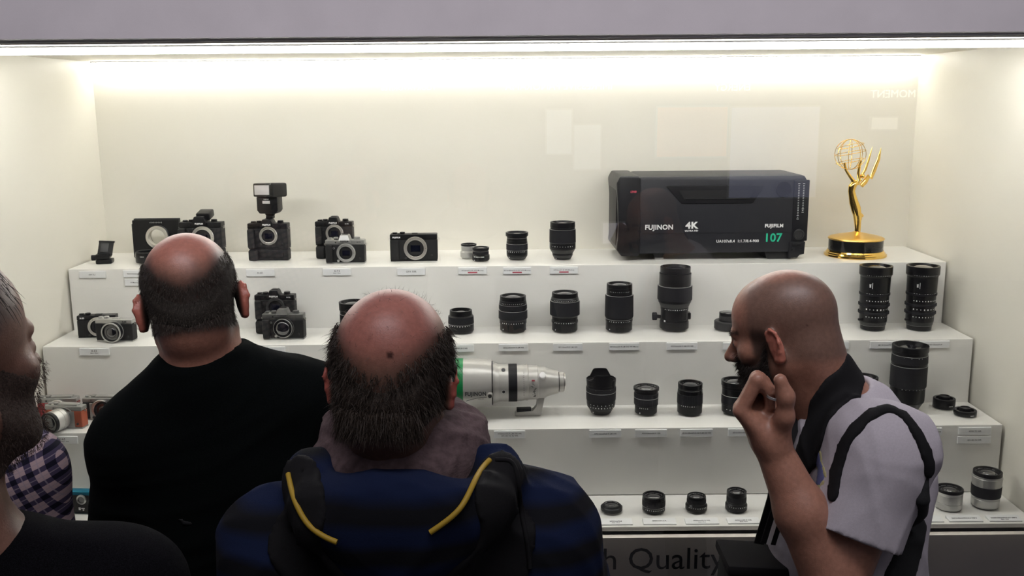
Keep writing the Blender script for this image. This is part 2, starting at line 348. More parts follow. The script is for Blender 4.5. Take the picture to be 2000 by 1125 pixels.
# ---------------------------------------------------------------- lenses
def lens_parts(t, spec, pal, marks=(), n=48, glass_r=0.8, recess=0.012, text_ring=True, tick_ang=(-50, 45), M4=None):
    """spec: list of (kind, h, r0, r1) from mount upward, in mm"""
    z = 0.0; body = NB(); body_used = False; rtop = 0
    MAT = {'b': M['barrel'], 'g': M['rubber'], 'm': M['chrome'], 's': M['silver'], 'd': M['barrel2'], 'f': M['barrel'], 'w': M['whitel'], 'n': M['greenband'], 'v': M['whitel2'], 'l': M['silver']}
    NAME = {'b': 'barrel', 'g': 'focus_ring', 'm': 'bayonet', 's': 'silver_barrel', 'd': 'grey_collar', 'f': 'front_ring', 'w': 'pale_barrel', 'n': 'green_band', 'v': 'groove_ring', 'l': 'silver_line'}
    made = []
    for kd, h, r0, r1 in spec:
        h, r0, r1 = h / 1000, r0 / 1000, r1 / 1000
        bm = NB(); e = min(0.0007, h * 0.3)
        if kd == 'f':
            ri = r1 * 0.86
            lathe(bm, [(ri * 0.98, z), (r0 - e, z), (r0, z + e), (r1, z + h - e), (r1 - e, z + h), (ri, z + h), (ri * 0.96, z + h - recess * 0.5), (ri * 0.9, z + h - recess), (0, z + h - recess)], n, M4)
            top = z + h; rtop = r1
        elif kd == 'g':
            lathe(bm, [(0, z), (r0 - e, z), (r0, z + e), (r1, z + h - e), (r1 - e, z + h), (0, z + h)], 96, M4, ribs=1, ribd=0.0006)
        else:
            lathe(bm, [(0, z), (r0 - e, z), (r0, z + e), (r1, z + h - e), (r1 - e, z + h), (0, z + h)], n, M4)
        o = obj(NAME[kd], bm, MAT[kd], t, smooth=30)
        z += h
    # front glass: shallow dome inside the front ring
    gr = rtop * 0.86 * glass_r
    bm = NB(); zt = top - recess + 0.0006
    lathe(bm, [(rtop * 0.86 * 0.93, zt), (gr + 0.001, zt + 0.001), (gr, zt + 0.0008)] , n, M4)
    lathe(bm, [(gr, zt + 0.0008)] + [(gr * math.cos(q), zt + 0.0008 + gr * 0.28 * math.sin(q)) for q in (0.3, 0.6, 0.9, 1.2)] + [(0, zt + 0.0008 + gr * 0.28)], n, M4)
    obj('front_glass', bm, M['glass'], t, smooth=60)
    if text_ring:
        bm = NB()
        for k_ in range(26):
            if k_ % 7 == 3: continue
            a_ = R(20 + k_ * 140 / 25); q = Matrix.Rotation(a_, 4, 'Z') @ Matrix.Translation((rtop * 0.86 * 0.945, 0, zt + 0.0022))
            c0 = q @ Vector((0, 0, 0)); bx(bm, c0, (0.0016, 0.0010, 0.0006), rot=(0, 0, a_))
        if M4 is not None: bmesh.ops.transform(bm, matrix=M4, verts=bm.verts)
        o = obj('front_lettering', bm, M['white'], t, smooth=0)
    for (zm, rm, cnt, sz) in marks:
        bm = NB(); rnd = random.Random(int(zm * 7 + rm))
        for k_ in range(cnt):
            a_ = R(-90 + tick_ang[0] + (tick_ang[1] - tick_ang[0]) * k_ / max(1, cnt - 1)); hh = rnd.uniform(0.6, 1.15) * sz / 1000; ww = rnd.uniform(0.35, 1.0) * sz / 1000
            c0 = Vector((math.cos(a_) * rm / 1000, math.sin(a_) * rm / 1000, zm / 1000))
            bx(bm, c0, (0.0007, ww, hh), rot=(0, 0, a_))
        if M4 is not None: bmesh.ops.transform(bm, matrix=M4, verts=bm.verts)
        obj('scale_marks', bm, M['white'], t, smooth=0)
    return z
def lens(x, y, si, rz, label, spec, marks=(), group=None, **kw):
    t = thing('camera_lens', label, 'lens', (x, y, ZS[si] + 0.0004), R(rz), group or 'lenses standing on the display steps')
    lens_parts(t, spec, None, marks, **kw)
    return t
def sc(spec, f_r, f_h): return [(k_, h * f_h, a_ * f_r, c_ * f_r) for k_, h, a_, c_ in spec]
# top step
lens(-0.134, -0.189, 1, 5, 'small silver lens half behind the small black one on the top step', [('m', 2, 24, 24), ('s', 4, 26, 29), ('s', 16, 29.5, 29.5), ('s', 5, 29, 26.5), ('l', 2, 26.5, 26.5), ('s', 12, 26, 26), ('s', 3, 26, 27), ('f', 6, 27, 27)], recess=0.010)
lens(-0.091, -0.254, 1, 0, 'small black lens with a chrome foot in front of the small silver one', [('m', 2, 24, 24), ('b', 4, 26, 29), ('b', 15, 30, 30), ('b', 4, 30, 27), ('g', 10, 27, 27), ('l', 0.7, 27.5, 27.5), ('b', 4, 26.5, 27.5), ('f', 8, 28.5, 28.5)], marks=((18, 30.2, 12, 3), (6, 29.7, 1, 4)), recess=0.008, tick_ang=(-45, 20))
lens(0.032, -0.232, 1, 0, 'mid-sized black zoom with a flared front on the top step', [('m', 2, 25, 25), ('b', 3, 26, 29), ('d', 8, 29, 34), ('b', 7, 35, 36), ('b', 15, 36, 36), ('l', 0.6, 36.4, 36.4), ('g', 21, 36.5, 36.5), ('l', 0.6, 36.6, 36.6), ('b', 10, 36, 35), ('b', 9, 35, 34), ('l', 0.6, 35, 35), ('b', 6, 34.5, 35), ('f', 12, 38.5, 38.5)], marks=((31, 36.3, 9, 2.6), (13, 34.5, 1, 4)))
lens(0.187, -0.233, 1, 0, 'fat black lens tapering sharply to its foot, last lens before the broadcast box', [('m', 2, 27, 27), ('b', 6, 28, 30), ('d', 10, 31, 35), ('b', 5, 35, 35), ('d', 14, 36, 43), ('b', 5, 44, 44.5), ('b', 17, 44.5, 44.5), ('l', 0.5, 44.6, 44.6), ('g', 45, 45, 44.5), ('l', 0.5, 44.6, 44.6), ('b', 7, 42, 41.5), ('f', 17, 42.5, 42)], marks=((49, 44.6, 9, 2.6), (6, 29.8, 1, 3)), recess=0.012)
# second step
lens(-0.498, -0.445, 2, 0, 'wide black lens peeping out left of the balding head in the hoodie', [('m', 2, 34, 34), ('b', 28, 41, 42), ('g', 40, 44, 44), ('l', 0.6, 44, 44), ('b', 12, 43, 43), ('f', 26, 45, 45.7)], marks=((22, 42.2, 9, 2.5),))
lens(-0.153, -0.427, 2, 0, 'short black lens on the second step right of the hoodie head', [('m', 2, 34, 34), ('b', 6, 38, 41), ('b', 22, 41.5, 41.5), ('l', 0.6, 41.8, 41.8), ('g', 24, 42, 41), ('b', 4, 41, 38), ('f', 16, 37, 36)], marks=((27, 41.7, 9, 2.5),))
lens(0.016, -0.421, 2, 0, 'black zoom with two rubber bands, above the long white lens', [('m', 2, 36, 36), ('b', 5, 38, 41), ('b', 22, 42.5, 42.5), ('b', 10, 44, 44), ('d', 6, 44, 44.5), ('g', 27, 47, 46.5), ('l', 0.7, 46, 46), ('b', 4, 44, 44), ('g', 15, 46, 45.5), ('l', 0.6, 45, 45), ('b', 13, 45, 43), ('f', 14, 42.5, 42)], marks=((34, 44.2, 10, 2.8), (98, 44.8, 12, 1.8), (13, 42.6, 1, 4)), recess=0.010)
lens(0.184, -0.426, 2, 0, 'black prime lens with a broad ribbed collar above a narrow waist', [('m', 2, 36, 36), ('b', 5, 38, 41), ('b', 24, 41.5, 41.5), ('b', 8, 43, 43), ('b', 12, 41.5, 41.5), ('d', 6, 42, 45), ('g', 46, 48.4, 48), ('l', 0.7, 47.5, 47), ('b', 12, 46, 43), ('f', 14, 42.5, 42)], marks=((35, 43.2, 10, 2.8), (108, 45.7, 12, 1.8), (11, 41.6, 1, 4)), recess=0.010)
lens(0.360, -0.428, 2, 0, 'tall straight black lens with one long rubber sleeve on the second step', [('m', 2, 36, 36), ('b', 5, 38, 41), ('b', 28, 43, 43), ('b', 8, 44, 44), ('l', 0.8, 44.3, 44.3), ('b', 5, 44, 44), ('g', 72, 46, 45.5), ('l', 0.7, 44, 44), ('b', 24, 41.5, 41.5), ('f', 12, 41.5, 41)], marks=((38, 44.2, 10, 2.8), (135, 41.8, 12, 1.8), (12, 43.2, 1, 4)), recess=0.010)
t = lens(0.541, -0.418, 2, 0, 'tallest black lens, on the second step, with a tripod knob at its side', [('m', 2, 36, 36), ('b', 6, 39, 44), ('b', 22, 47, 47), ('b', 8, 46, 45), ('b', 32, 44, 44), ('b', 8, 45, 45), ('d', 16, 45, 51), ('b', 8, 53, 53), ('g', 46, 56, 55.5), ('l', 0.7, 54, 54), ('b', 40, 51, 51), ('b', 2, 51, 48), ('f', 19, 48.5, 48.5)], marks=((74, 45.2, 12, 2.8), (36, 46.9, 1, 8)), recess=0.012)
bm = NB(); tube(bm, [(-0.046, -0.004, 0.045), (-0.060, -0.006, 0.047)], 0.006, 16); obj('collar_screw', bm, M['barrel'], t)
bm = NB(); lathe(bm, [(0, 0), (0.012, 0), (0.013, 0.001), (0.013, 0.013), (0.012, 0.014), (0, 0.014)], 24, Matrix.Translation((-0.058, -0.006, 0.047)) @ AXIS['-x'], ribs=1, ribd=0.0012); obj('collar_knob', bm, M['rubber'], t)
obj('tripod_lug', bx(NB(), (0.046, 0.012, 0.045), (0.016, 0.03, 0.022), 0.003), M['barrel'], t)
lens(0.714, -0.423, 2, 0, "grey stepped teleconverter half hidden by the bald man's face", [('m', 2, 36, 36), ('d', 4, 38, 42), ('d', 22, 42.8, 42.8), ('d', 3, 42.8, 41), ('b', 1, 30, 30), ('d', 16, 27.5, 27.5), ('f', 10, 27.5, 27.5)], recess=0.003)
for x_, y_, l_ in ((1.184, -0.432, 'left one of the two tall cine lenses with white scales on the second step'), (1.333, -0.437, 'right one of the two tall cine lenses, nearest the case side wall')):
    t = lens(x_, y_, 2, 12, l_, [('m', 2, 31, 31), ('b', 14, 38, 39), ('l', 0.5, 39.5, 39.5), ('d', 12, 40, 42), ('b', 26, 43, 43.5), ('g', 8, 48, 48), ('b', 18, 44, 44), ('g', 8, 48.5, 48.5), ('b', 27, 45, 45), ('g', 8, 47.5, 47.5), ('b', 52, 46, 47), ('b', 6, 47, 50), ('f', 28, 51, 51.5)],
             marks=((47, 43.4, 9, 3.4), (72, 44.2, 8, 4.0), (100, 45.2, 10, 3.4), (122, 46.4, 11, 3.8), (183, 51.1, 14, 1.6)), group='tall cine lenses', recess=0.012, tick_ang=(-62, 40))
    obj('follow_pin', bx(NB(), (-0.049, -0.005, 0.036), (0.014, 0.007, 0.007), 0.001), M['barrel'], t)
    text('barrel_print', 'MK', 0.008, M['white'], t, (math.cos(R(-140)) * 0.0468, math.sin(R(-140)) * 0.0468, 0.150), rot=(PI / 2, R(-90), R(-50)), bold=0.0002)
    bm = NB(); a_ = R(-132); bx(bm, (math.cos(a_) * 0.0472, math.sin(a_) * 0.0472, 0.150), (0.0008, 0.0012, 0.019), rot=(0, 0, a_)); obj('print_line', bm, M['white'], t, smooth=0)
# third step
t = lens(0.282, -0.655, 3, 0, 'big black wide zoom with a petal hood and bulging glass on the third step', [('m', 2, 27, 27), ('b', 5, 28, 31), ('b', 8, 31, 35), ('b', 9, 36, 39), ('b', 10, 42, 43.5), ('b', 12, 44, 44), ('g', 26, 45, 45.5), ('l', 0.6, 45.6, 45.6), ('g', 14, 45.6, 45.6), ('b', 8, 44.5, 44), ('f', 12, 44.5, 44.8)], marks=((29, 43.9, 9, 2.6), (37, 44.1, 7, 2.6), (84, 44.7, 9, 1.5), (10, 33.4, 1, 4)), recess=0.008, glass_r=0.75)
bm = NB(); n_ = 64; vi = []; vo = []; zb = 0.104
rows = []
for rr in (0.0437, 0.0452):
    lo = [bm.verts.new((rr * math.cos(2 * PI * k_ / n_), rr * math.sin(2 * PI * k_ / n_), zb)) for k_ in range(n_)]
    hi = []
    for k_ in range(n_):
        a_ = 2 * PI * k_ / n_; c4 = math.cos(2 * (a_ - PI / 2)); hgt = 0.0035 + 0.020 * max(0, min(1, (c4 - 0.05) / 0.55)) + 0.004
        hi.append(bm.verts.new((rr * math.cos(a_), rr * math.sin(a_), zb + hgt)))
    rows.append((lo, hi))
for k_ in range(n_):
    j_ = (k_ + 1) % n_
    (a0, a1), (b0, b1) = rows
    bm.faces.new((a0[k_], a1[k_], a1[j_], a0[j_])); bm.faces.new((b0[k_], b0[j_], b1[j_], b1[k_])); bm.faces.new((a1[k_], b1[k_], b1[j_], a1[j_])); bm.faces.new((a0[k_], a0[j_], b0[j_], b0[k_]))
obj('petal_hood', bm, M['barrel'], t)
lens(0.419, -0.661, 3, 0, 'compact black wide zoom with a broad lip on the third step', [('m', 3, 27, 28), ('b', 4, 30, 33), ('b', 22, 34, 34), ('b', 3, 34, 36), ('g', 22, 36.5, 37), ('l', 0.6, 37, 37), ('g', 14, 37, 37), ('b', 8, 36, 36), ('f', 9, 39, 39)], marks=((26, 34.2, 5, 2.4), (10, 33.8, 1, 4)), recess=0.006, glass_r=0.6, tick_ang=(-40, 0))
lens(0.552, -0.664, 3, 0, 'straight sided black zoom left of the bald man fist', [('m', 2, 27, 27), ('b', 5, 29, 33), ('b', 25, 37.5, 38), ('b', 3, 38, 38), ('g', 32, 38.6, 38.6), ('b', 13, 38, 37), ('d', 4, 36, 36), ('f', 14, 37, 37)], marks=((33, 38.2, 7, 2.4), (12, 36.6, 1, 4)), recess=0.010, tick_ang=(-50, 10))
lens(0.691, -0.663, 3, 0, "black zoom with a grey glass top beside the bald man's fist", [('m', 2, 27, 27), ('b', 6, 30, 37), ('b', 22, 40, 41), ('b', 5, 42, 42), ('g', 26, 42.5, 42), ('l', 0.7, 42, 42), ('b', 20, 41, 41), ('b', 8, 42, 42), ('f', 15, 44, 44)], marks=((20, 40.7, 7, 3), (10, 36.8, 1, 4)), recess=0.010)
lens(1.081, -0.656, 3, 0, "black lens with only its rim showing above the T-shirt collar", [('m', 2, 30, 30), ('b', 30, 38, 38), ('g', 45, 40, 40), ('b', 12, 39, 39), ('f', 22, 42, 42.6)], recess=0.010)
lens(1.219, -0.652, 3, 10, 'biggest black telephoto, rising behind the T-shirt shoulder', [('m', 2, 30, 30), ('b', 6, 32, 34), ('d', 24, 35, 47), ('b', 4, 49, 49), ('b', 44, 50, 50.5), ('l', 0.6, 51, 51), ('g', 66, 53, 53), ('l', 0.6, 53, 53), ('b', 8, 52, 52), ('g', 24, 53, 52), ('l', 0.6, 52, 52), ('b', 10, 51, 51), ('f', 18, 53, 53)], marks=((78, 50.4, 9, 2.4), (176, 51.5, 9, 1.6)), recess=0.014)
def converter(x, y, h, label, rz=0):
    t = thing('teleconverter', label, 'lens adapter', (x, y, ZS[3] + 0.0004), R(rz), 'teleconverters on the third step')
    obj('bayonet', lathe(NB(), [(0, 0), (0.029, 0), (0.029, 0.002), (0, 0.002)], 48), M['chrome'], t)
    obj('barrel', lathe(NB(), [(0, 0.002), (0.0315, 0.002), (0.0325, 0.004), (0.0325, h - 0.001), (0.032, h), (0.025, h), (0.0245, h - 0.006), (0, h - 0.006)], 48), M['barrel'], t)
    obj('mount_ring', lathe(NB(), [(0.0315, h), (0.0315, h + 0.0008), (0.0255, h + 0.0008), (0.0255, h)], 48), M['barrel2'], t)
    obj('protruding_element', lathe(NB(), [(0, h - 0.006), (0.0165, h - 0.006), (0.0165, h + 0.007), (0.0155, h + 0.008), (0.013, h + 0.008), (0.0125, h + 0.006), (0, h + 0.007)], 40), M['barrel'], t)
    text('barrel_print', 'FUJIFILM', 0.0035, M['white'], t, (0.007, -0.0322, h * 0.42), rot=(PI / 2, 0, R(13)))
converter(1.345, -0.629, 0.031, 'taller of the two black teleconverters on the third step')
converter(1.377, -0.702, 0.017, 'flatter of the two black teleconverters, nearer the step edge')
# lowest shelf
lens(0.177, -0.882, 4, 0, 'small black lens half covered by the blue striped sleeve', [('m', 2, 24, 24), ('b', 4, 26, 28.5), ('b', 15, 29.5, 29.5), ('b', 4, 29, 27), ('g', 12, 28, 28), ('b', 3, 27, 27), ('f', 10, 28, 28)], marks=((18, 29.7, 8, 2.6),), recess=0.008, glass_r=0.65)
lens(0.291, -0.904, 4, 0, 'flat black pancake lens with a pale foot', [('m', 3, 23, 24), ('b', 3, 26, 30), ('b', 9, 31, 31), ('b', 3, 31, 29), ('f', 4, 27, 25)], marks=((7, 31.1, 1, 2),), recess=0.004, glass_r=0.45)
lens(0.411, -0.905, 4, 0, 'widest black lens of the lowest shelf with a bright front glass', [('m', 2, 24, 24), ('b', 4, 28, 31), ('b', 13, 32.5, 32.5), ('l', 0.5, 32.6, 32.6), ('g', 18, 33, 33), ('f', 12, 33, 32)], marks=((14, 32.7, 10, 2.6),), recess=0.008, glass_r=0.75)
lens(0.533, -0.902, 4, 0, 'small black lens with a flared skirt, between the widest and the tall small one', [('m', 2, 24, 24), ('b', 4, 27, 30), ('b', 13, 31, 31), ('b', 5, 30.5, 27.5), ('b', 3, 27, 27), ('g', 11, 27.5, 27), ('f', 8, 27, 26)], marks=((17, 31.2, 9, 2.4), (6, 30.6, 1, 3)), recess=0.006, glass_r=0.6)
lens(0.647, -0.902, 4, 0, "taller slim black lens nearest the bald man's forearm on the lowest shelf", [('m', 2, 24, 24), ('b', 4, 28, 30.5), ('b', 14, 31, 31), ('b', 5, 30.5, 28.5), ('b', 4, 28, 28), ('g', 15, 28, 28), ('b', 3, 27.5, 27.5), ('f', 12, 28, 27.5)], marks=((18, 31.2, 9, 2.4), (6, 30.8, 1, 3)), recess=0.007, glass_r=0.6)
lens(1.254, -0.902, 4, 8, 'short silver zoom with a black front at the far end of the lowest shelf', [('b', 2, 29, 30), ('s', 3, 33, 34.5), ('s', 16, 35, 35), ('v', 1, 34.5, 34.5), ('s', 24, 35.5, 35.5), ('s', 7, 35.5, 36.2), ('f', 9, 36.5, 36)], recess=0.008, glass_r=0.65)
lens(1.363, -0.892, 4, 10, 'tall silver zoom with a wide black rubber band on the lowest shelf', [('b', 3, 30, 31), ('s', 4, 34, 36), ('s', 22, 37, 38), ('v', 1, 37.5, 37.5), ('s', 5, 38, 38), ('g', 32, 39.5, 40.5), ('s', 22, 39.5, 40), ('l', 3, 41, 41), ('s', 5, 39, 38.5), ('f', 11, 39, 38.5)], recess=0.008, glass_r=0.65)

# ring adapter on the top step
t = thing('mount_adapter', 'low wide black ring adapter on the top step in front of the square plate', 'lens adapter', (-1.224, -0.224, ZS[1]))
obj('bayonet', lathe(NB(), ring_prof(0.030, 0.038, 0, 0.003), 48), M['chrome'], t)
obj('barrel', lathe(NB(), [(0.034, 0.003), (0.042, 0.003), (0.0435, 0.006), (0.044, 0.030), (0.0425, 0.037), (0.034, 0.037), (0.034, 0.003)], 48), M['barrel'], t)
obj('upper_mount', lathe(NB(), ring_prof(0.035, 0.0415, 0.037, 0.040), 48), M['barrel2'], t)
text('barrel_print', 'FUJIFILM', 0.004, M['white'], t, (-0.008, -0.0438, 0.026), rot=(PI / 2, 0, R(-10)))

# ---------------------------------------------------------------- camera bodies
def dial(t, x, y, z, r, h, m_, name='dial'):
    obj(name, lathe(NB(), [(0, 0), (r - .0004, 0), (r, .0004), (r, h - .0008), (r - .0008, h), (0, h)], 32, Matrix.Translation((x, y, z)), ribs=1, ribd=0.0005), m_, t, smooth=25)
def mount(t, x, z, y, r, ringm, throat=0.72, depth=0.02, sensor=True, tab=True):
    M4 = Matrix.Translation((x, y, z)) @ AXIS['-y']      # axis towards viewer
    obj('lens_mount', lathe(NB(), [(r * throat, -0.004), (r * throat, 0.0035), (r * throat + 0.001, 0.004), (r - 0.001, 0.004), (r, 0.003), (r, -0.004)], 56, M4), ringm, t)
    obj('mount_throat', lathe(NB(), [(r * throat, 0.003), (r * throat * 0.97, 0.0), (r * throat * 0.9, 0.001), (r * throat * 0.88, -0.0008), (0, -0.0008)], 48, M4), M['hole'], t)
    if sensor: obj('sensor', bx(NB(), (x, y + 0.0004, z - 0.001), (r * throat * 1.15, 0.001, r * throat * 0.8), 0.0003, 1), M['sensor'], t, smooth=0)
    bm = NB()
    for a_ in (0, 120, 240):
        lathe(bm, [(0, 0.0041), (0.0010, 0.0041), (0.0010, 0.0046), (0, 0.0046)], 8, M4 @ Matrix.Translation((math.cos(R(a_)) * r * 0.87, math.sin(R(a_)) * r * 0.87, 0)))
    obj('mount_screws', bm, M['barrel2'], t)
def lug(t, x, y, z):
    M4 = Matrix.Translation((x, y, z)) @ Matrix.Rotation(R(90), 4, 'X')
    obj('strap_lug', lathe(NB(), ring_prof(0.0022, 0.0042, -0.001, 0.001, 0.0003), 16, M4), M['chrome'], t)
def frac(w_, h_, n): return None
def slr(name_label, x, yf, si, rz, W, H, D, topm, bodym, basem, logo, logom, humpm=None, mount_r=0.031, mx=0.004, grip=0.020, vgrip=0.0, model=None, hump_w=0.040, hump_h=0.016, hshape='slr', ringm=None, lensed=False, dials=True, mz=None, group='camera bodies on the display steps', bright=None):
    t = thing('camera', name_label, 'camera', (x, yf + D / 2, ZS[si]), R(rz), group)
    z0 = vgrip
    tp = H * 0.20; bz = 0.004
    # body
    if vgrip:
        bm = NB(); bx(bm, (0, 0, vgrip / 2), (W * 0.985, D * 0.98, vgrip), 0.007, 3); obj('battery_grip', bm, bodym, t)
        bm = NB(); bx(bm, (0.012, -D / 2 - 0.001, vgrip * 0.52), (W * 0.60, 0.006, vgrip * 0.35), 0.0025, 2); obj('grip_rib', bm, M['mag'], t)
        bm = NB(); bx(bm, (-W * 0.36, -D / 2 - 0.006, vgrip * 0.5), (W * 0.23, 0.022, vgrip * 0.92), 0.007, 3); obj('lower_grip', bm, bodym, t)
    obj('body', bx(NB(), (0, 0, z0 + bz + (H - tp - bz) / 2), (W, D, H - tp - bz), 0.0045, 3), bodym, t)
    obj('base_plate', bx(NB(), (0, 0, z0 + bz / 2 + .0003), (W * 0.992, D * 0.98, bz), 0.0015, 2), basem, t)
    obj('top_plate', bx(NB(), (0, 0, z0 + H - tp / 2), (W * 0.996, D * 0.96, tp), 0.003, 3), topm, t)
    if grip:
        gw = W * 0.17
        bm = NB(); bx(bm, (-W / 2 + gw / 2 + 0.003, -D / 2 - grip / 2 + 0.004, z0 + (H - tp) * 0.5 + 0.002), (gw, grip, (H - tp) * 0.94), min(0.007, grip * 0.35), 3); obj('grip', bm, bodym, t)
    # prism hump
    if hshape == 'slr':
        b0 = hump_w / 2; b1 = hump_w * 0.32; zt = z0 + H; q = tp * 0.55
        bm = NB(); prism(bm, [(-b0, zt - q), (b0, zt - q), (b0 * .97, zt), (b1, zt + hump_h), (-b1, zt + hump_h), (-b0 * .97, zt)], -D / 2 - 0.005, D / 2 - 0.004, 0.0015)
        obj('prism_hump', bm, humpm or topm, t)
        obj('hot_shoe', bx(NB(), (0, 0.004, zt + hump_h + 0.0008), (0.020, 0.018, 0.0016), 0.0003, 1), M['barrel'], t, smooth=0)
        if bright:
            obj('hump_front', prism(NB(), [(-b0 * .93, zt - 0.001), (b0 * .93, zt - 0.001), (b1 * 1.0, zt + hump_h - 0.001), (-b1 * 1.0, zt + hump_h - 0.001)], -D / 2 - 0.0058, -D / 2 - 0.004), bright, t, smooth=0)
        text('logo', logo, 0.0068, logom, t, (0, -D / 2 - 0.0054, zt - q * 0.42), bold=0.0004, sx=1.0)
        obj('focus_lamp', lathe(NB(), [(0, 0), (0.0022, 0), (0.002, 0.001), (0, 0.0014)], 12, Matrix.Translation((-W * 0.23, -D / 2, z0 + H - tp * 0.5)) @ AXIS['-y']), M['glass'], t)
    else:
        obj('hot_shoe', bx(NB(), (0.004, 0.0, z0 + H + 0.001), (0.020, 0.018, 0.0022), 0.0004, 1), topm, t, smooth=0)
        if logo: text('logo', logo, 0.0062, logom, t, (-W * 0.36 if model is None else W * 0.3, -D / 2 * 0.96 - 0.0006, z0 + H - tp * 0.55), bold=0.0004)
    if model: text('model_print', model, 0.0042, logom, t, (W * 0.36, -D / 2 * 0.96 - 0.0006, z0 + H - tp * 0.45), bold=0.0002, sx=1.3)
    if dials:
        dm = topm if topm is not M['mag'] else M['barrel']
        if hshape == 'slr':
            dial(t, -W * 0.24, 0, z0 + H, 0.0085, 0.0075, dm); dial(t, -W * 0.39, 0.004, z0 + H, 0.0088, 0.005, dm); dial(t, W * 0.30, 0, z0 + H, 0.0100, 0.0085, dm)
            dial(t, -W * 0.24, 0, z0 + H, 0.0095, 0.0028, M['barrel'], 'dial_skirt'); dial(t, W * 0.30, 0, z0 + H, 0.0112, 0.003, M['barrel'] if topm is M['mag'] else topm, 'dial_skirt')
        else:
            dial(t, -W * 0.40, 0.002, z0 + H, 0.0085, 0.0045, dm); dial(t, -W * 0.24, 0, z0 + H, 0.0085, 0.0065, dm)
        dial(t, -W * 0.315, -D * 0.2, z0 + H, 0.004, 0.003, M['chrome'] if topm is not M['mag'] else M['barrel'], 'shutter_button')
    zc_ = z0 + (mz if mz is not None else (H * 0.48))
    if not lensed: mount(t, mx, zc_, -D / 2 - 0.002, mount_r, ringm or M['chrome'])
    obj('mount_flange', lathe(NB(), [(mount_r * 1.04, -0.004), (mount_r * 1.04, 0.0018), (mount_r * 0.98, 0.0022)], 48, Matrix.Translation((mx, -D / 2, zc_)) @ AXIS['-y']), topm, t)
    obj('release_button', lathe(NB(), [(0, 0), (0.0045, 0), (0.0045, 0.0035), (0.004, 0.004), (0, 0.004)], 20, Matrix.Translation((mx - mount_r * 0.85, -D / 2, zc_ - mount_r * 0.85)) @ AXIS['-y']), ringm or M['barrel2'], t)
    obj('mode_lever', lathe(NB(), [(0, 0), (0.0035, 0), (0.0032, 0.003), (0, 0.003)], 16, Matrix.Translation((W * 0.38, -D / 2, z0 + H * 0.22)) @ AXIS['-y']), M['barrel2'], t)
    if hshape == 'slr': obj('sync_socket', lathe(NB(), ring_prof(0.0022, 0.0036, 0, 0.0012, 0.0003), 16, Matrix.Translation((-W * 0.28, -D / 2, z0 + H * 0.66)) @ AXIS['-y']), ringm or M['barrel2'], t)
    lug(t, -W / 2 - 0.003, 0, z0 + H - tp * 1.0); lug(t, W / 2 + 0.003, 0, z0 + H - tp * 1.0)
    t['zc'] = zc_
    return t

FF = 'FUJIFILM'
# top step
slr('medium format black camera body with a tall viewfinder behind the first bald head', -1.055, -0.190, 1, -2, 0.148, 0.092, 0.045, M['mag'], M['leather'], M['mag'], FF, M['white'], mount_r=0.039, mx=0.010, vgrip=0.040, hump_w=0.050, hump_h=0.020, grip=0.024, mz=0.040)
x_ = bpy.data.objects['camera.001']
obj('viewfinder_box', bx(NB(), (0.008, 0.018, 0.040 + 0.092 + 0.022), (0.048, 0.052, 0.026), 0.006, 3, rot=(R(12), 0, 0)), M['mag'], x_)
t = slr('tall black camera body with a battery grip and the flash on top', -0.820, -0.205, 1, -3, 0.138, 0.088, 0.042, M['mag'], M['leather'], M['mag'], FF, M['white'], mount_r=0.0315, mx=0.004, vgrip=0.040, hump_w=0.044, hump_h=0.014, grip=0.022, mz=0.046)
XH = t
t = slr('black camera body with a battery grip behind the silver one on the top step', -0.600, -0.170, 1, -3, 0.130, 0.082, 0.036, M['mag'], M['leather'], M['mag'], FF, M['white'], model='X-T3', vgrip=0.046, grip=0.018, mz=0.042)
t = slr('silver and black camera body with a bright prism front on the top step', -0.545, -0.282, 1, -2, 0.132, 0.080, 0.036, M['silverd'], M['leather'], M['silver'], FF, M['ink'], model='X-T3', grip=0.014, mz=0.037, bright=M['white'], ringm=M['silver'], hump_h=0.017)
t = slr('wide flat black camera body standing alone on the top step', -0.319, -0.245, 1, 2, 0.160, 0.092, 0.044, M['mag'], M['leather'], M['mag'], FF, M['white'], mount_r=0.0395, mx=0.006, hshape='flat', grip=0.010, mz=0.045)
# flash on the gripped body
fx, fy, fz = -0.8135, -0.180, ZS[1] + 0.040 + 0.088 + 0.0155
t = thing('flash_unit', 'black flash unit mounted on the tall camera, its head turned to the viewer', 'flash', (fx, fy, fz), R(-8)); t.scale = (1.1, 1.1, 1.1)
obj('shoe_foot', bx(NB(), (0, 0, 0.004), (0.022, 0.022, 0.008), 0.002), M['barrel'], t)
obj('neck_collar', lathe(NB(), [(0, .008), (0.013, .008), (0.017, .016), (0, .016)], 24), M['barrel'], t)
obj('body', prism(NB(), [(-0.026, 0.016), (0.026, 0.016), (0.034, 0.026), (0.034, 0.068), (-0.034, 0.068), (-0.034, 0.026)], -0.022, 0.022, 0.004), M['mag'], t)
obj('sensor_window', bx(NB(), (-0.002, -0.0225, 0.052), (0.024, 0.002, 0.009), 0.001), M['flashglass'], t)
text('logo', FF, 0.004, M['white'], t, (-0.002, -0.0228, 0.0615), bold=0.0002)
hd = NB(); bx(hd, (0, 0, 0), (0.072, 0.075, 0.044), 0.008, 3, rot=(R(-4), 0, R(0)))
obj('flash_head', hd, M['mag'], t, loc=(0.004, 0.004, 0.088), rot=(0, R(-2), R(-16)))
hh = obj('head_bezel', bx(NB(), (0, -0.038, 0.0028), (0.068, 0.010, 0.042), 0.005, 2, rot=(R(-4), 0, 0)), M['black'], t, loc=(0.004, 0.004, 0.088), rot=(0, R(-2), R(-16)))
obj('flash_panel', bx(NB(), (0, -0.0425, 0.003), (0.056, 0.003, 0.030), 0.002, 2, rot=(R(-4), 0, 0)), M['flashglass'], t, loc=(0.004, 0.004, 0.088), rot=(0, R(-2), R(-16)))
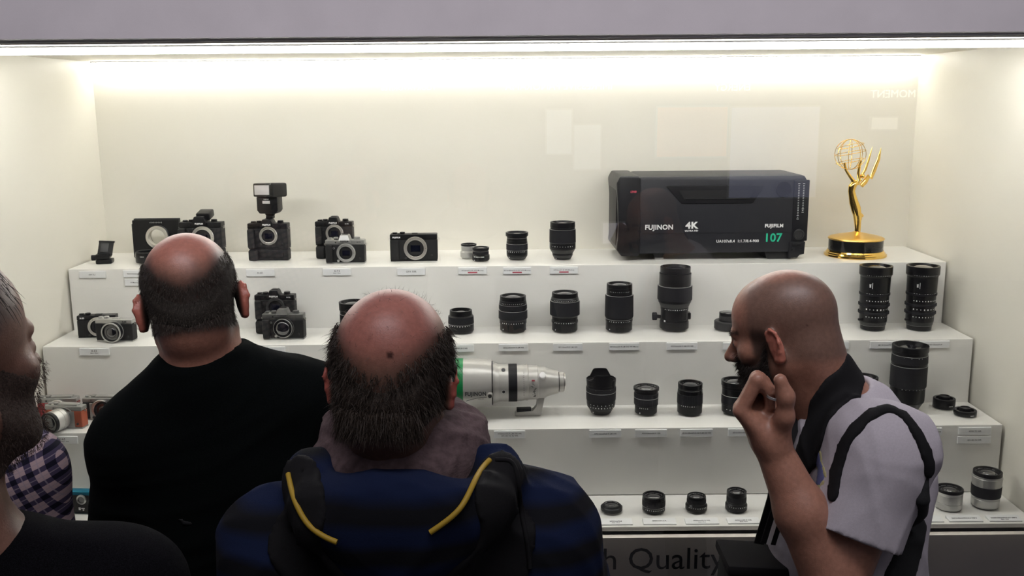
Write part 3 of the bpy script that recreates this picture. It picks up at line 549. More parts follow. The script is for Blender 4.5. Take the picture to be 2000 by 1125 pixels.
# tilt adapter
t = thing('tilt_adapter', 'small black hinged viewfinder tilt bracket at the start of the top step', 'adapter', (-1.379, -0.225, ZS[1]), R(12))
obj('foot', bx(NB(), (0.004, 0, 0.007), (0.052, 0.050, 0.014), 0.004), M['mag'], t)
obj('middle_block', bx(NB(), (0.000, 0.002, 0.024), (0.046, 0.044, 0.018), 0.004, rot=(0, R(-4), 0)), M['mag'], t)
obj('tilted_plate', bx(NB(), (0.009, 0.004, 0.050), (0.046, 0.012, 0.046), 0.002, rot=(R(-24), R(8), 0)), M['leather'], t)
obj('shoe_rail', bx(NB(), (0.007, -0.003, 0.053), (0.026, 0.004, 0.034), 0.001, rot=(R(-24), R(8), 0)), M['barrel2'], t)
obj('upper_lip', bx(NB(), (0.013, 0.012, 0.071), (0.050, 0.010, 0.006), 0.001, rot=(0, R(4), 0)), M['mag'], t)
obj('pivot_knob', lathe(NB(), [(0, 0), (0.009, 0), (0.0095, 0.001), (0.0095, 0.012), (0.009, 0.013), (0, 0.013)], 24, Matrix.Translation((-0.024, -0.006, 0.020)) @ AXIS['-x'], ribs=1, ribd=0.001), M['rubber'], t)
# view camera plate
t = thing('adapter_plate', 'square black view camera plate with a round metal lens opening', 'adapter', (-1.226, -0.125, ZS[1]), R(0))
bm = NB(); n_ = 48; cx_, cz_, rr = 0.005, 0.075, 0.030
hw, z0_, z1_ = 0.0815, 0.001, 0.134
def sq(a_):
    c_, s_ = math.cos(a_), math.sin(a_); k_ = 1e9
    if c_ > 1e-9: k_ = min(k_, (hw - cx_) / c_)
    if c_ < -1e-9: k_ = min(k_, (-hw - cx_) / c_)
    if s_ > 1e-9: k_ = min(k_, (z1_ - cz_) / s_)
    if s_ < -1e-9: k_ = min(k_, (z0_ - cz_) / s_)
    return cx_ + c_ * k_, cz_ + s_ * k_
angs = sorted(set([2 * PI * i / n_ for i in range(n_)] + [math.atan2(dz, dx) % (2 * PI) for dx in (hw - cx_, -hw - cx_) for dz in (z1_ - cz_, z0_ - cz_)]))
R4 = []
for yy in (-0.008, 0.008):
    R4.append([bm.verts.new((cx_ + rr * math.cos(a_), yy, cz_ + rr * math.sin(a_))) for a_ in angs]); R4.append([bm.verts.new((sq(a_)[0], yy, sq(a_)[1])) for a_ in angs])
N_ = len(angs)
for i in range(N_):
    j = (i + 1) % N_
    bm.faces.new((R4[0][i], R4[0][j], R4[1][j], R4[1][i])); bm.faces.new((R4[2][i], R4[3][i], R4[3][j], R4[2][j]))
    bm.faces.new((R4[0][i], R4[2][i], R4[2][j], R4[0][j])); bm.faces.new((R4[1][i], R4[1][j], R4[3][j], R4[3][i]))
obj('plate', bm, M['mag'], t, smooth=20)
obj('top_rail', bx(NB(), (0.003, 0, 0.1365), (0.158, 0.014, 0.007), 0.001), M['barrel2'], t)
obj('edge_flange', bx(NB(), (-0.083, 0.002, 0.062), (0.005, 0.014, 0.118), 0.001), M['barrel'], t)
obj('mount_rim', lathe(NB(), [(0.0345, 0.0), (0.0425, 0.0), (0.0425, 0.004), (0.039, 0.006)], 56, Matrix.Translation((cx_, -0.008, cz_)) @ AXIS['-y']), M['barrel'], t)
obj('lens_mount', lathe(NB(), [(0.0285, -0.010), (0.0285, 0.012), (0.0295, 0.013), (0.0385, 0.013), (0.0395, 0.012), (0.0395, 0.0), (0.030, -0.010)], 56, Matrix.Translation((cx_, -0.008, cz_)) @ AXIS['-y']), M['chrome'], t)
bm = NB()
for k_ in range(10): bx(bm, (-0.020 + 0.0045 * k_, -0.0085, 0.126), (0.0008, 0.001, 0.005 if k_ % 2 else 0.003))
obj('scale_marks', bm, M['white'], t, smooth=0)

# second step
def pancake(t, zc_, mx, D, r, h, ringm, bm_, deep=False):
    M4 = Matrix.Translation((mx, -D / 2, zc_)) @ AXIS['-y']
    lens_parts(t, [('b', h * 0.35, r * 0.93, r * 0.93), ('g', h * 0.35, r * 0.97, r * 0.97), ('f', h * 0.3, r, r * 0.98)], None, (), M4=M4, recess=h * 0.0002, glass_r=0.6, text_ring=False)
    obj('bright_rim', lathe(NB(), ring_prof(r * 0.90 / 1000, r * 1.03 / 1000, h * 0.9 / 1000, h * 1.04 / 1000, 0.0004), 56, M4), ringm, t)
t = slr('flat black camera body half behind the flat silver one on the second step', -1.325, -0.455, 2, 6, 0.121, 0.072, 0.034, M['mag'], M['leather'], M['mag'], 'X-E3', M['white'], hshape='flat', grip=0.006, model=None, mz=0.036)
t = slr('flat camera with a silver top plate and a pancake lens on the second step', -1.244, -0.512, 2, -5, 0.121, 0.072, 0.034, M['silver'], M['leather'], M['silver'], 'X-E3', M['ink'], hshape='flat', grip=0.006, model=' ', mz=0.034, lensed=True, mx=0.0)
pancake(t, 0.034, 0.002, 0.034, 31, 24, M['silver'], None)
t = slr('black camera body with a battery grip behind the graphite one on the second step', -0.758, -0.415, 2, -2, 0.130, 0.082, 0.036, M['mag'], M['leather'], M['mag'], FF, M['white'], model='X-T2', vgrip=0.044, grip=0.018, mz=0.042, ringm=M['barrel2'])
t = slr('graphite camera with a pale prism and a dark lens cap on the second step', -0.713, -0.503, 2, -3, 0.132, 0.082, 0.036, M['graph'], M['leather'], M['silverd'], FF, M['ink'], grip=0.015, mz=0.038, bright=M['silver'], ringm=M['silverd'], lensed=True, hump_h=0.017)
M4 = Matrix.Translation((0.002, -0.018, 0.038)) @ AXIS['-y']
lens_parts(t, [('b', 5, 29, 29), ('f', 6, 29, 28.5)], None, (), M4=M4, recess=0.002, glass_r=0.9, text_ring=False)
obj('bright_rim', lathe(NB(), ring_prof(0.0287, 0.0305, 0.006, 0.009, 0.0003), 56, M4), M['silver'], t)
# third step
def xa(label, x, y, rz, leath, lensed):
    t = slr(label, x, y, 3, rz, 0.117, 0.068, 0.032, M['silverd'], leath, M['silverd'], None, M['ink'], hshape='flat', grip=0.006, mz=0.034, lensed=lensed, mx=0.002, mount_r=0.030)
    obj('front_plate', bx(NB(), (0.0, -0.0165, 0.028), (0.070, 0.003, 0.050), 0.001), M['silverd'], t)
    obj('flash_ridge', bx(NB(), (0.012, 0.0, 0.0705), (0.062, 0.022, 0.006), 0.002), M['silver'], t)
    obj('focus_lamp', lathe(NB(), [(0, 0), (0.003, 0), (0.0026, 0.001), (0, 0.0014)], 12, Matrix.Translation((-0.031, -0.0155, 0.0605)) @ AXIS['-y']), M['glass'], t)
    return t
xa('red leather camera with a silver top behind the brown one, by the side wall', -1.372, -0.672, 4, M['redl'], False)
t = xa('brown leather and silver camera with a silver zoom lens on the third step', -1.316, -0.748, -8, M['brown'], True)
M4 = Matrix.Translation((-0.004, -0.016, 0.032)) @ Matrix.Rotation(R(-10), 4, 'Z') @ AXIS['-y']
lens_parts(t, [('s', 6, 30, 31), ('v', 1, 30.5, 30.5), ('s', 14, 32, 32), ('v', 1, 31.5, 31.5), ('s', 22, 32, 31.5), ('f', 10, 31.8, 31)], None, (), M4=M4, recess=0.008, glass_r=0.6)
t = xa('black and silver camera half hidden behind the black sweater shoulder', -1.236, -0.674, -4, M['leather'], False)
pancake(t, 0.034, 0.014, 0.032, 28, 16, M['barrel'], None)
# lowest shelf: waterproof compact
t = thing('compact_camera', 'blue rugged compact camera standing on the lowest shelf at left', 'camera', (-1.235, -0.872, ZS[4]), R(-6))
obj('shell', bx(NB(), (0, 0, 0.0345), (0.105, 0.026, 0.068), 0.007, 3), M['blue'], t)
obj('face_plate', bx(NB(), (-0.003, -0.0135, 0.030), (0.088, 0.003, 0.052), 0.004, 2), M['leather'], t)
obj('lens_ring', lathe(NB(), [(0.0105, 0.0), (0.0105, 0.004), (0.0125, 0.005), (0.0145, 0.003), (0.0145, 0)], 40, Matrix.Translation((0.014, -0.0145, 0.044)) @ AXIS['-y']), M['silver'], t)
obj('lens_window', lathe(NB(), [(0.0105, 0.001), (0, 0.001)], 40, Matrix.Translation((0.014, -0.0145, 0.044)) @ AXIS['-y']), M['glass'], t)
bm = NB(); bx(bm, (0.006, -0.0152, 0.016), (0.006, 0.001, 0.008)); bx(bm, (0.016, -0.0152, 0.017), (0.010, 0.001, 0.003)); bx(bm, (0.017, -0.0152, 0.012), (0.004, 0.001, 0.003)); obj('face_print', bm, M['white'], t, smooth=0)
text('logo', FF, 0.005, M['white'], t, (-0.022, -0.0152, 0.05), bold=0.0002)

# ---------------------------------------------------------------- long white lens
zx = -0.062; LZ = ZS[3] + 0.104
t = thing('telephoto_lens', 'long pale grey telephoto with a green front band lying on the third step', 'lens', (-0.167, -0.668, ZS[3]), R(1.0)); t.scale = (0.934, 1, 1)
M4 = Matrix.Translation((0, 0, 0.104)) @ AXIS['x']
def seg(name, prof, m_, n=72, ribs=0): return obj(name, lathe(NB(), [(r_ / 1000, z_ / 1000) for r_, z_ in prof], n, M4, ribs=ribs, ribd=0.0006), m_, t, smooth=30)
seg('hood_rim', [(66, 6), (66, 0), (75, 0), (76, 1), (76, 8), (70, 8)], M['rubber'])
seg('hood_inside', [(70, 1), (69, 60), (0, 62)], M['hole'])
seg('green_band', [(60, 8), (76.2, 8), (76.2, 33), (60, 33)], M['greenband'])
seg('hood', [(60, 33), (75.5, 33), (74.5, 60), (72, 122), (71, 124), (60, 124)], M['whitel'])
seg('hood_joint', [(58, 124), (66.5, 124), (66.5, 128), (58, 128)], M['barrel2'])
seg('front_barrel', [(40, 128), (62, 128), (62.5, 130), (61, 138), (57.5, 146), (57, 148), (57, 178), (40, 178)], M['whitel'])
seg('focus_ring', [(40, 178), (57.3, 178), (57.3, 206), (40, 206)], M['rubber'], 120, 1)
seg('middle_barrel', [(40, 206), (56, 206), (56, 221), (55, 223), (55, 228), (54, 228), (54, 234), (55, 234), (55, 240), (53, 242), (40, 242)], M['whitel'])
seg('scale_ring', [(40, 242), (51.5, 242), (52, 243), (51, 272), (50, 273), (40, 273)], M['whitel'])
seg('groove_ring', [(40, 273), (48.5, 273), (48.5, 276), (40, 276)], M['whitel2'])
seg('collar', [(30, 276), (47.5, 276), (48, 278), (47, 298), (46, 300), (30, 300)], M['whitel'])
seg('tapered_barrel', [(20, 300), (45, 300), (42, 308), (39, 320), (36, 332), (34, 340), (20, 340)], M['whitel'])
seg('rear_groove', [(20, 340), (29.5, 340), (29.5, 343), (20, 343)], M['barrel2'])
seg('converter_barrel', [(20, 343), (31, 343), (31, 357), (20, 357)], M['whitel'])
seg('rear_groove', [(20, 357), (28, 357), (28, 359), (20, 359)], M['barrel2'])
seg('bayonet', [(20, 359), (27, 359), (27, 362), (22, 363), (20, 363), (0, 360)], M['chrome'])
F4 = lambda x_, a_, r_: Matrix.Translation((x_, -math.cos(R(a_)) * r_, 0.104 + math.sin(R(a_)) * r_)) @ Matrix.Rotation(R(90 - a_), 4, 'X')
obj('focus_button', lathe(NB(), [(0.0065, -.001), (0.0065, .0012), (0.0048, .0012), (0.0045, 0)], 24, F4(0.162, -12, 0.057)), M['silver'], t)
obj('focus_button_cap', lathe(NB(), [(0.0048, .001), (0, .0014)], 24, F4(0.162, -12, 0.057)), M['ink'], t)
obj('focus_button', lathe(NB(), [(0.0065, -.001), (0.0065, .0012), (0, .0014)], 24, F4(0.162, 58, 0.057)), M['ink'], t)
obj('hood_lock_knob', lathe(NB(), [(0.009, -.004), (0.009, .008), (0.007, .009), (0.0065, .0075), (0, .0075)], 28, F4(0.118, -13, 0.072)), M['whitel'], t)
obj('hood_lock_cap', lathe(NB(), [(0.0062, .0078), (0, .0082)], 28, F4(0.118, -13, 0.072)), M['barrel2'], t)
obj('collar_knob', lathe(NB(), [(0.0105, -.004), (0.0105, .009), (0.009, .0105), (0, .011)], 28, F4(0.287, 38, 0.047)), M['white'], t)
for a_, z_ in ((4, 0.0), ): obj('red_marker', bx(NB(), (0.257, -0.0503, 0.124), (0.010, 0.002, 0.005), 0.001), M['red'], t)
bm = NB(); rnd = random.Random(3)
for k_ in range(16):
    a_ = R(14 - k_ * 3.6); bx(bm, (0.252 + rnd.uniform(0, .013), -math.cos(a_) * 0.0516, 0.104 + math.sin(a_) * 0.0516), (rnd.uniform(.003, .008), 0.001, 0.0012), rot=(-a_, 0, 0))
obj('switch_prints', bm, M['barrel2'], t, smooth=0)
bm = NB()
for k_ in range(14):
    a_ = R(50 - k_ * 6); bx(bm, (0.227, -math.cos(a_) * 0.0545, 0.104 + math.sin(a_) * 0.0545), (0.003, 0.001, 0.0012), rot=(-a_, 0, 0))
obj('distance_scale', bm, M['barrel2'], t, smooth=0)
text('logo', 'FUJINON', 0.0158, M['ink'], t, (0.073, -0.0758, 0.0925), rot=(R(81), 0, R(1)), bold=0.0006)
bm = NB(); tube(bm, [(0.043 + k_ * 0.0065, -0.0722 + 0.0 * k_, 0.0705 + 0.0105 * math.sin(k_ / 10 * PI * 0.55)) for k_ in range(11)], 0.0009, 6); obj('swoosh_line', bm, M['ink'], t)
text('logo_print', 'SUPER EBC', 0.0042, M['ink'], t, (0.090, -0.0712, 0.0755), rot=(R(72), 0, R(1)))
bm = NB()
prism(bm, [(0.296, 0.062), (0.272, 0.062), (0.270, 0.030), (0.258, 0.016), (0.204, 0.014), (0.198, 0.008), (0.198, 0.003), (0.202, 0.0004), (0.280, 0.0004), (0.284, 0.004)], -0.013, 0.013, 0.0015)
obj('tripod_foot', bm, M['whitel'], t)
obj('foot_pad', bx(NB(), (0.228, -0.0, 0.0185), (0.047, 0.024, 0.010), 0.0015), M['rubber'], t)
s = thing('lens_stand', 'small clear acrylic block propping the green end of the long lens', 'stand', (-0.143, -0.668, ZS[3]))
obj('block', prism(NB(), [(-0.024, 0), (0.024, 0), (0.024, 0.028), (0.010, 0.0275), (-0.010, 0.0275), (-0.024, 0.028)], -0.03, 0.03, 0.001), M['acrylic'], s)
obj('bar', bx(NB(), (0.0, -0.034, 0.007), (0.046, 0.008, 0.014), 0.001), M['card'], s)

# ---------------------------------------------------------------- broadcast lens box
t = thing('broadcast_lens', 'large black box-shaped broadcast lens on the top step', 'lens', (0.347, -0.150, ZS[1]), R(0.6))
D2 = 0.128
obj('body', prism(NB(), [(0.085, 0.022), (0.640, 0.024), (0.652, 0.040), (0.652, 0.268), (0.640, 0.284), (0.085, 0.284)], -D2, D2 - 0.01, 0.014), M['boxl'], t, smooth=40)
# hood end
bm = NB()
prism(bm, [(0.034, 0.016), (0.090, 0.016), (0.096, 0.022), (0.096, 0.276), (0.088, 0.286), (0.026, 0.286), (0.014, 0.262), (0.020, 0.200), (0.023, 0.120), (0.021, 0.070), (0.016, 0.040)], -D2 - 0.004, D2, 0.007)
obj('front_hood', bm, M['boxt'], t, smooth=40)
bm = NB(); bx(bm, (0.0225, 0, 0.150), (0.012, 0.205, 0.205), 0.004, 2); obj('hood_opening', bm, M['hole'], t)
obj('seam_line', bx(NB(), (0.375, -D2 - 0.0004, 0.092), (0.535, 0.001, 0.0012)), M['hole'], t, smooth=0)
# recessed carrying handle
bm = NB(); prism(bm, [(0.232, 0.192), (0.470, 0.192), (0.497, 0.232), (0.505, 0.252), (0.178, 0.252)], -D2 - 0.0045, -D2 + 0.01, 0.003); obj('handle_bezel', bm, M['boxt'], t)
bm = NB(); prism(bm, [(0.240, 0.207), (0.456, 0.207), (0.474, 0.236), (0.222, 0.236)], -D2 - 0.0056, -D2 - 0.003); obj('handle_slot', bm, M['hole'], t, smooth=0)
bm = NB(); tube(bm, [(0.246, -D2 - 0.0065, 0.209), (0.452, -D2 - 0.0065, 0.209)], 0.0022, 10); obj('handle_bar', bm, M['boxt'], t)
obj('side_knob', lathe(NB(), [(0.0, -.002), (0.026, -.002), (0.026, 0.003), (0.024, 0.005), (0.012, 0.0055), (0, 0.004)], 40, Matrix.Translation((0.571, -D2, 0.236)) @ AXIS['-y']), M['boxt'], t)
obj('rear_panel', bx(NB(), (0.632, -D2 + 0.001, 0.165), (0.052, 0.008, 0.205), 0.004), M['boxt'], t)
bm = NB()
for col_x, n0 in ((0.622, 22), (0.638, 18)):
    for k_ in range(n0):
        w__ = 0.007 if k_ in (0, n0 - 1, n0 - 3) else 0.0042
        bx(bm, (col_x, -D2 - 0.0034, 0.255 - k_ * 0.0056), (w__, 0.0008, 0.0018))
obj('white_bars', bm, M['white'], t, smooth=0)  # two columns of short white bars
obj('rear_connector', lathe(NB(), [(0.0, 0), (0.018, 0), (0.018, 0.003), (0.014, 0.004), (0.013, 0.001), (0, 0.001)], 32, Matrix.Translation((0.629, -D2 - 0.003, 0.085)) @ AXIS['-y']), M['barrel2'], t)
bm = NB(); lathe(bm, [(0, 0), (0.020, 0), (0.020, 0.012), (0.016, 0.014), (0, 0.014)], 28, Matrix.Translation((0.650, -0.09, 0.165)) @ AXIS['x']); obj('rear_knob', bm, M['boxt'], t)
bm = NB(); prism(bm, [(0.598, 0.006), (0.628, 0.006), (0.634, 0.018), (0.650, 0.018), (0.652, 0.060), (0.598, 0.060)], -D2 - 0.003, -D2 + 0.03, 0.002)
bx(bm, (0.612, -D2 - 0.005, 0.035), (0.010, 0.006, 0.010), 0.002); bx(bm, (0.636, -D2 - 0.005, 0.037), (0.009, 0.006, 0.008), 0.002); bx(bm, (0.622, -D2 - 0.004, 0.052), (0.03, 0.004, 0.006), 0.001)
obj('rear_bracket', bm, M['boxt'], t)
bm = NB(); prism(bm, [(0.142, 0.024), (0.186, 0.024), (0.176, 0.006), (0.152, 0.006)], -0.10, -0.06, 0.002); obj('foot', bm, M['boxt'], t)
bm = NB(); bx(bm, (0.166, -0.085, 0.0035), (0.030, 0.034, 0.007), 0.001); obj('foot', bm, M['silverd'], t)
bm = NB(); prism(bm, [(0.520, 0.030), (0.620, 0.030), (0.610, 0.0004), (0.530, 0.0004)], -0.115, 0.06, 0.002); obj('foot', bm, M['hole'], t)
bm = NB(); prism(bm, [(0.142, 0.024), (0.186, 0.024), (0.176, 0.0004), (0.152, 0.0004)], 0.06, 0.10, 0.002); obj('foot', bm, M['boxt'], t)
ty_ = -D2 - 0.0006
text('logo', 'FUJINON', 0.0225, M['white'], t, (0.159, ty_, 0.113), bold=0.0006)
text('print_4k', '4K', 0.030, M['white'], t, (0.268, ty_, 0.118), bold=0.0012, sx=1.1)
text('print_ultra', 'ULTRA HD', 0.0075, M['white'], t, (0.268, ty_, 0.1005), bold=0.0003, sx=1.15)
text('logo', 'FUJIFILM', 0.0155, M['white'], t, (0.545, ty_, 0.1145), bold=0.0007)
text('print_107', '107', 0.039, M['green'], t, (0.543, ty_, 0.0735), bold=0.0010, sx=1.0)
text('print_model', 'UA107x8.4  1:1.7/8.4-900', 0.0128, M['white'], t, (0.424, ty_, 0.064), bold=0.0003, sx=1.02)
text('print_red', 'UHB', 0.0095, M['red'], t, (0.070, -D2 - 0.0050, 0.233), bold=0.0005, shear=0.3)

# ---------------------------------------------------------------- gold trophy
TX, TY = 1.199, -0.195
t = thing('trophy', 'golden winged figure trophy on a round black and gold base', 'trophy', (TX, TY, ZS[1]))
L_ = lambda name, prof, m_: obj(name, lathe(NB(), [(r_ / 1000, z_ / 1000) for r_, z_ in prof], 72), m_, t, smooth=30)
L_('base_ring', [(0, 0), (102, 0), (103.7, 2), (103, 7), (99, 9), (98, 13), (95, 15), (93, 20), (90, 21), (0, 21)], M['gold'])
L_('black_band', [(0, 21), (90, 21), (90, 57), (0, 57)], M['black'])
L_('base_dome', [(0, 57), (91, 57), (93, 59), (92, 62), (86, 65), (70, 69), (50, 73), (28, 78), (16, 80), (10, 83), (0, 84)], M['golds'])
def P(px, py, dy=0.0): return Vector(((px - 1691) * 0.00174, dy, (497 - py) * 0.001755))
bm = NB()
tube(bm, [P(1693, 452), P(1693, 443), P(1692, 430), P(1690, 418, -.004), P(1686, 404, -.004), P(1682, 392), P(1679, 381), P(1677, 371, .002), P(1678, 362, .002), P(1681, 357), P(1687, 353)], [.010, .010, .012, .014, .0165, .0150, .0125, .0115, .0135, .012, .007], 16)
tube(bm, [P(1680, 358), P(1678, 350), P(1670, 340), P(1663, 330), P(1659, 316, -.004)], [.008, .0065, .0052, .0045, .004], 10)
tube(bm, [P(1686, 358), P(1690, 350), P(1688, 336), P(1689, 322), P(1691, 312, -.004)], [.008, .0065, .0052, .0045, .004], 10)
tube(bm, [P(1687, 355), P(1694, 348)], [.006, .005], 8)
bmesh.ops.create_icosphere(bm, subdivisions=2, radius=0.0085, matrix=Matrix.Translation(P(1696.5, 342)))
obj('figure', bm, M['gold'], t, smooth=60)
bm = NB(); n_ = 10; g0 = []
for k_ in range(n_ + 1):
    u = k_ / n_; g0.append((P(1682 + 9 * u, 385 + 52 * u, .004), P(1686 + 24 * u * (1 if u < .85 else .8), 388 + 40 * u, .014 + .008 * math.sin(u * 14))))
va = [bm.verts.new(a_) for a_, c_ in g0]; vb = [bm.verts.new(c_) for a_, c_ in g0]; vc = [bm.verts.new(a_ + Vector((0, .006, 0))) for a_, c_ in g0]
for k_ in range(n_): bm.faces.new((va[k_], va[k_ + 1], vb[k_ + 1], vb[k_])); bm.faces.new((vc[k_], vb[k_], vb[k_ + 1], vc[k_ + 1]))
obj('robe', bm, M['golds'], t, smooth=60)
def wing(pts, rads, name='wing'):
    bm = NB(); tube(bm, pts, rads, 10); bmesh.ops.scale(bm, vec=(1, 0.45, 1), verts=bm.verts); obj(name, bm, M['gold'], t, smooth=60)
wing([P(1698, 340, .03), P(1704, 330, .034), P(1710, 312, .038), P(1716, 286, .04)], [.0045, .0048, .0035, .0004])
wing([P(1697, 361, .02), P(1704, 354, .024), P(1711, 343, .028), P(1716, 347, .03), P(1722, 330, .034), P(1729, 310, .036), P(1733, 288, .038)], [.008, .009, .0075, .006, .0075, .006, .0004])
GC = P(1669, 300, -.004); GR = 0.0505
for k_ in range(4):
    a_ = R(20 + 45 * k_); pts = [GC + Vector((math.cos(a_) * math.cos(q) * GR, math.sin(a_) * math.cos(q) * GR, math.sin(q) * GR)) for q in [2 * PI * i / 36 for i in range(36)]]
    bm = NB(); tube(bm, pts, 0.0011, 6, True); obj('globe_meridian', bm, M['gold'], t, smooth=60)
for h_ in (-0.45, 0.1, 0.55):
    rr = GR * math.sqrt(1 - h_ * h_); pts = [GC + Vector((math.cos(q) * rr, math.sin(q) * rr, h_ * GR + 0.012 * math.cos(q + 1))) for q in [2 * PI * i / 36 for i in range(36)]]
    bm = NB(); tube(bm, pts, 0.0011, 6, True); obj('globe_ring', bm, M['gold'], t, smooth=60)
bm = NB()
for r_ in range(4):
    for k_ in range(14):
        if (k_ * 7 + r_ * 3) % 5 == 0: continue
        a_ = R(-88 + k_ * 3.6); bx(bm, (math.cos(a_) * 0.0902, math.sin(a_) * 0.0902, 0.050 - r_ * 0.0075), (0.0006, 0.0042, 0.0014), rot=(0, 0, a_))
obj('engraved_lines', bm, M['barrel2'], t, smooth=0)
# ---------------------------------------------------------------- people: implicit surfaces turned into one skin each
def V3(v): return np.array([v[0], v[1], v[2]], dtype=np.float32)
class Field:
    """smooth union of limbs on a grid around a person's base point"""
    def __init__(s, base, lo, hi, h):
        s.base = V3(base); s.lo = np.array(lo, np.float32) - s.base; s.h = h
        s.n = np.ceil((np.array(hi) - np.array(lo)) / h).astype(int) + 1
        s.F = np.full(s.n, 0.5, np.float32)
        s.ax = [s.lo[i] + np.arange(s.n[i], dtype=np.float32) * h for i in range(3)]
    def _sl(s, lo, hi):
        a = np.maximum(0, np.floor((lo - s.lo) / s.h).astype(int)); b = np.minimum(s.n, np.ceil((hi - s.lo) / s.h).astype(int) + 1)
        if (b <= a).any(): return None, None
        sl = tuple(slice(int(a[i]), int(b[i])) for i in range(3))
        return sl, (s.ax[0][sl[0]][:, None, None], s.ax[1][sl[1]][None, :, None], s.ax[2][sl[2]][None, None, :])
    def _mix(s, sl, d, k, sub):
        F = s.F[sl]
        if sub:
            d = -d; hh = np.clip(0.5 - 0.5 * (F - d) / k, 0, 1); s.F[sl] = F + (d - F) * hh + k * hh * (1 - hh)
        else:
            hh = np.clip(0.5 + 0.5 * (F - d) / k, 0, 1); s.F[sl] = F + (d - F) * hh - k * hh * (1 - hh)
    def cap(s, a, b, ra, rb, k=0.02, sub=False, loc=False):
        a = V3(a); b = V3(b)
        if not loc: a = a - s.base; b = b - s.base
        m_ = max(ra, rb) + k + 3 * s.h
        sl, X = s._sl(np.minimum(a, b) - m_, np.maximum(a, b) + m_)
        if sl is None: return
        ba = b - a; L = max(float(ba @ ba), 1e-9)
        t = np.clip(((X[0] - a[0]) * ba[0] + (X[1] - a[1]) * ba[1] + (X[2] - a[2]) * ba[2]) / L, 0, 1)
        d = np.sqrt((X[0] - a[0] - t * ba[0]) ** 2 + (X[1] - a[1] - t * ba[1]) ** 2 + (X[2] - a[2] - t * ba[2]) ** 2) - (ra + (rb - ra) * t)
        s._mix(sl, d, k, sub)
    def chain(s, pts, rs, k=0.02):
        for i in range(len(pts) - 1): s.cap(pts[i], pts[i + 1], rs[i], rs[i + 1], k)
    def ell(s, c, r, rot=None, k=0.02, sub=False):
        c = V3(c) - s.base; r = np.array(r, np.float32); Rm = np.eye(3, dtype=np.float32) if rot is None else np.array(rot, np.float32)
        e = np.sqrt(((Rm * r[None, :]) ** 2).sum(1)); m_ = e + k + 3 * s.h
        sl, X = s._sl(c - m_, c + m_)
        if sl is None: return
        d0, d1, d2 = X[0] - c[0], X[1] - c[1], X[2] - c[2]
        q = [d0 * Rm[0, j] + d1 * Rm[1, j] + d2 * Rm[2, j] for j in range(3)]
        k0 = np.sqrt((q[0] / r[0]) ** 2 + (q[1] / r[1]) ** 2 + (q[2] / r[2]) ** 2); k1 = np.sqrt((q[0] / r[0] ** 2) ** 2 + (q[1] / r[1] ** 2) ** 2 + (q[2] / r[2] ** 2) ** 2)
        s._mix(sl, np.where(k1 > 1e-6, k0 * (k0 - 1) / np.maximum(k1, 1e-6), -r.min()), k, sub)
    def wrinkle(s, amp, f=(30, 30, 22), seed=0, warp=0.02, ridge=False):
        r = np.random.RandomState(seed); X, Y, Z = s.ax[0][:, None, None], s.ax[1][None, :, None], s.ax[2][None, None, :]
        a = np.zeros(s.n, np.float32)
        for i in range(4):
            v = r.randn(3); v /= np.linalg.norm(v); v[2] *= 0.7
            w2 = r.randn(3); ph = r.rand(2) * 6.28; fr = r.uniform(0.6, 1.7)
            p_ = (X * v[0] * f[0] + Y * v[1] * f[1] + Z * v[2] * f[2]) * fr + ph[0]
            q_ = 1.6 * np.sin(X * w2[0] * 9 + Y * w2[1] * 9 + Z * w2[2] * 9 + ph[1])
            sn = np.sin(p_ + q_).astype(np.float32); a += -2.2 * (1 - np.abs(sn)) ** 3 if ridge else sn
        s.F += a * (amp / 2.2)
    def at(s, P_):
        q = (V3(P_) - s.base - s.lo) / s.h; i = np.floor(q).astype(int)
        if (i < 0).any() or (i >= s.n - 1).any(): return 0.5
        f = q - i; c = s.F[i[0]:i[0] + 2, i[1]:i[1] + 2, i[2]:i[2] + 2]
        c = c[0] * (1 - f[0]) + c[1] * f[0]; c = c[0] * (1 - f[1]) + c[1] * f[1]; return float(c[0] * (1 - f[2]) + c[1] * f[2])
    def on(s, px, py, near=0.6, far=3.0):
        """point of this surface met by the sight line through a pixel: keeps straps lying on the cloth"""
        d = AX_F + AX_R * ((px - 1000) / FPX) - AX_U * ((py - 562.5) / FPX); d = d.normalized(); t_ = near
        while t_ < far:
            v = s.at(CAM + d * t_)
            if v < 0: return CAM + d * t_
            t_ += min(0.02, max(0.002, v * 0.6))
        return None
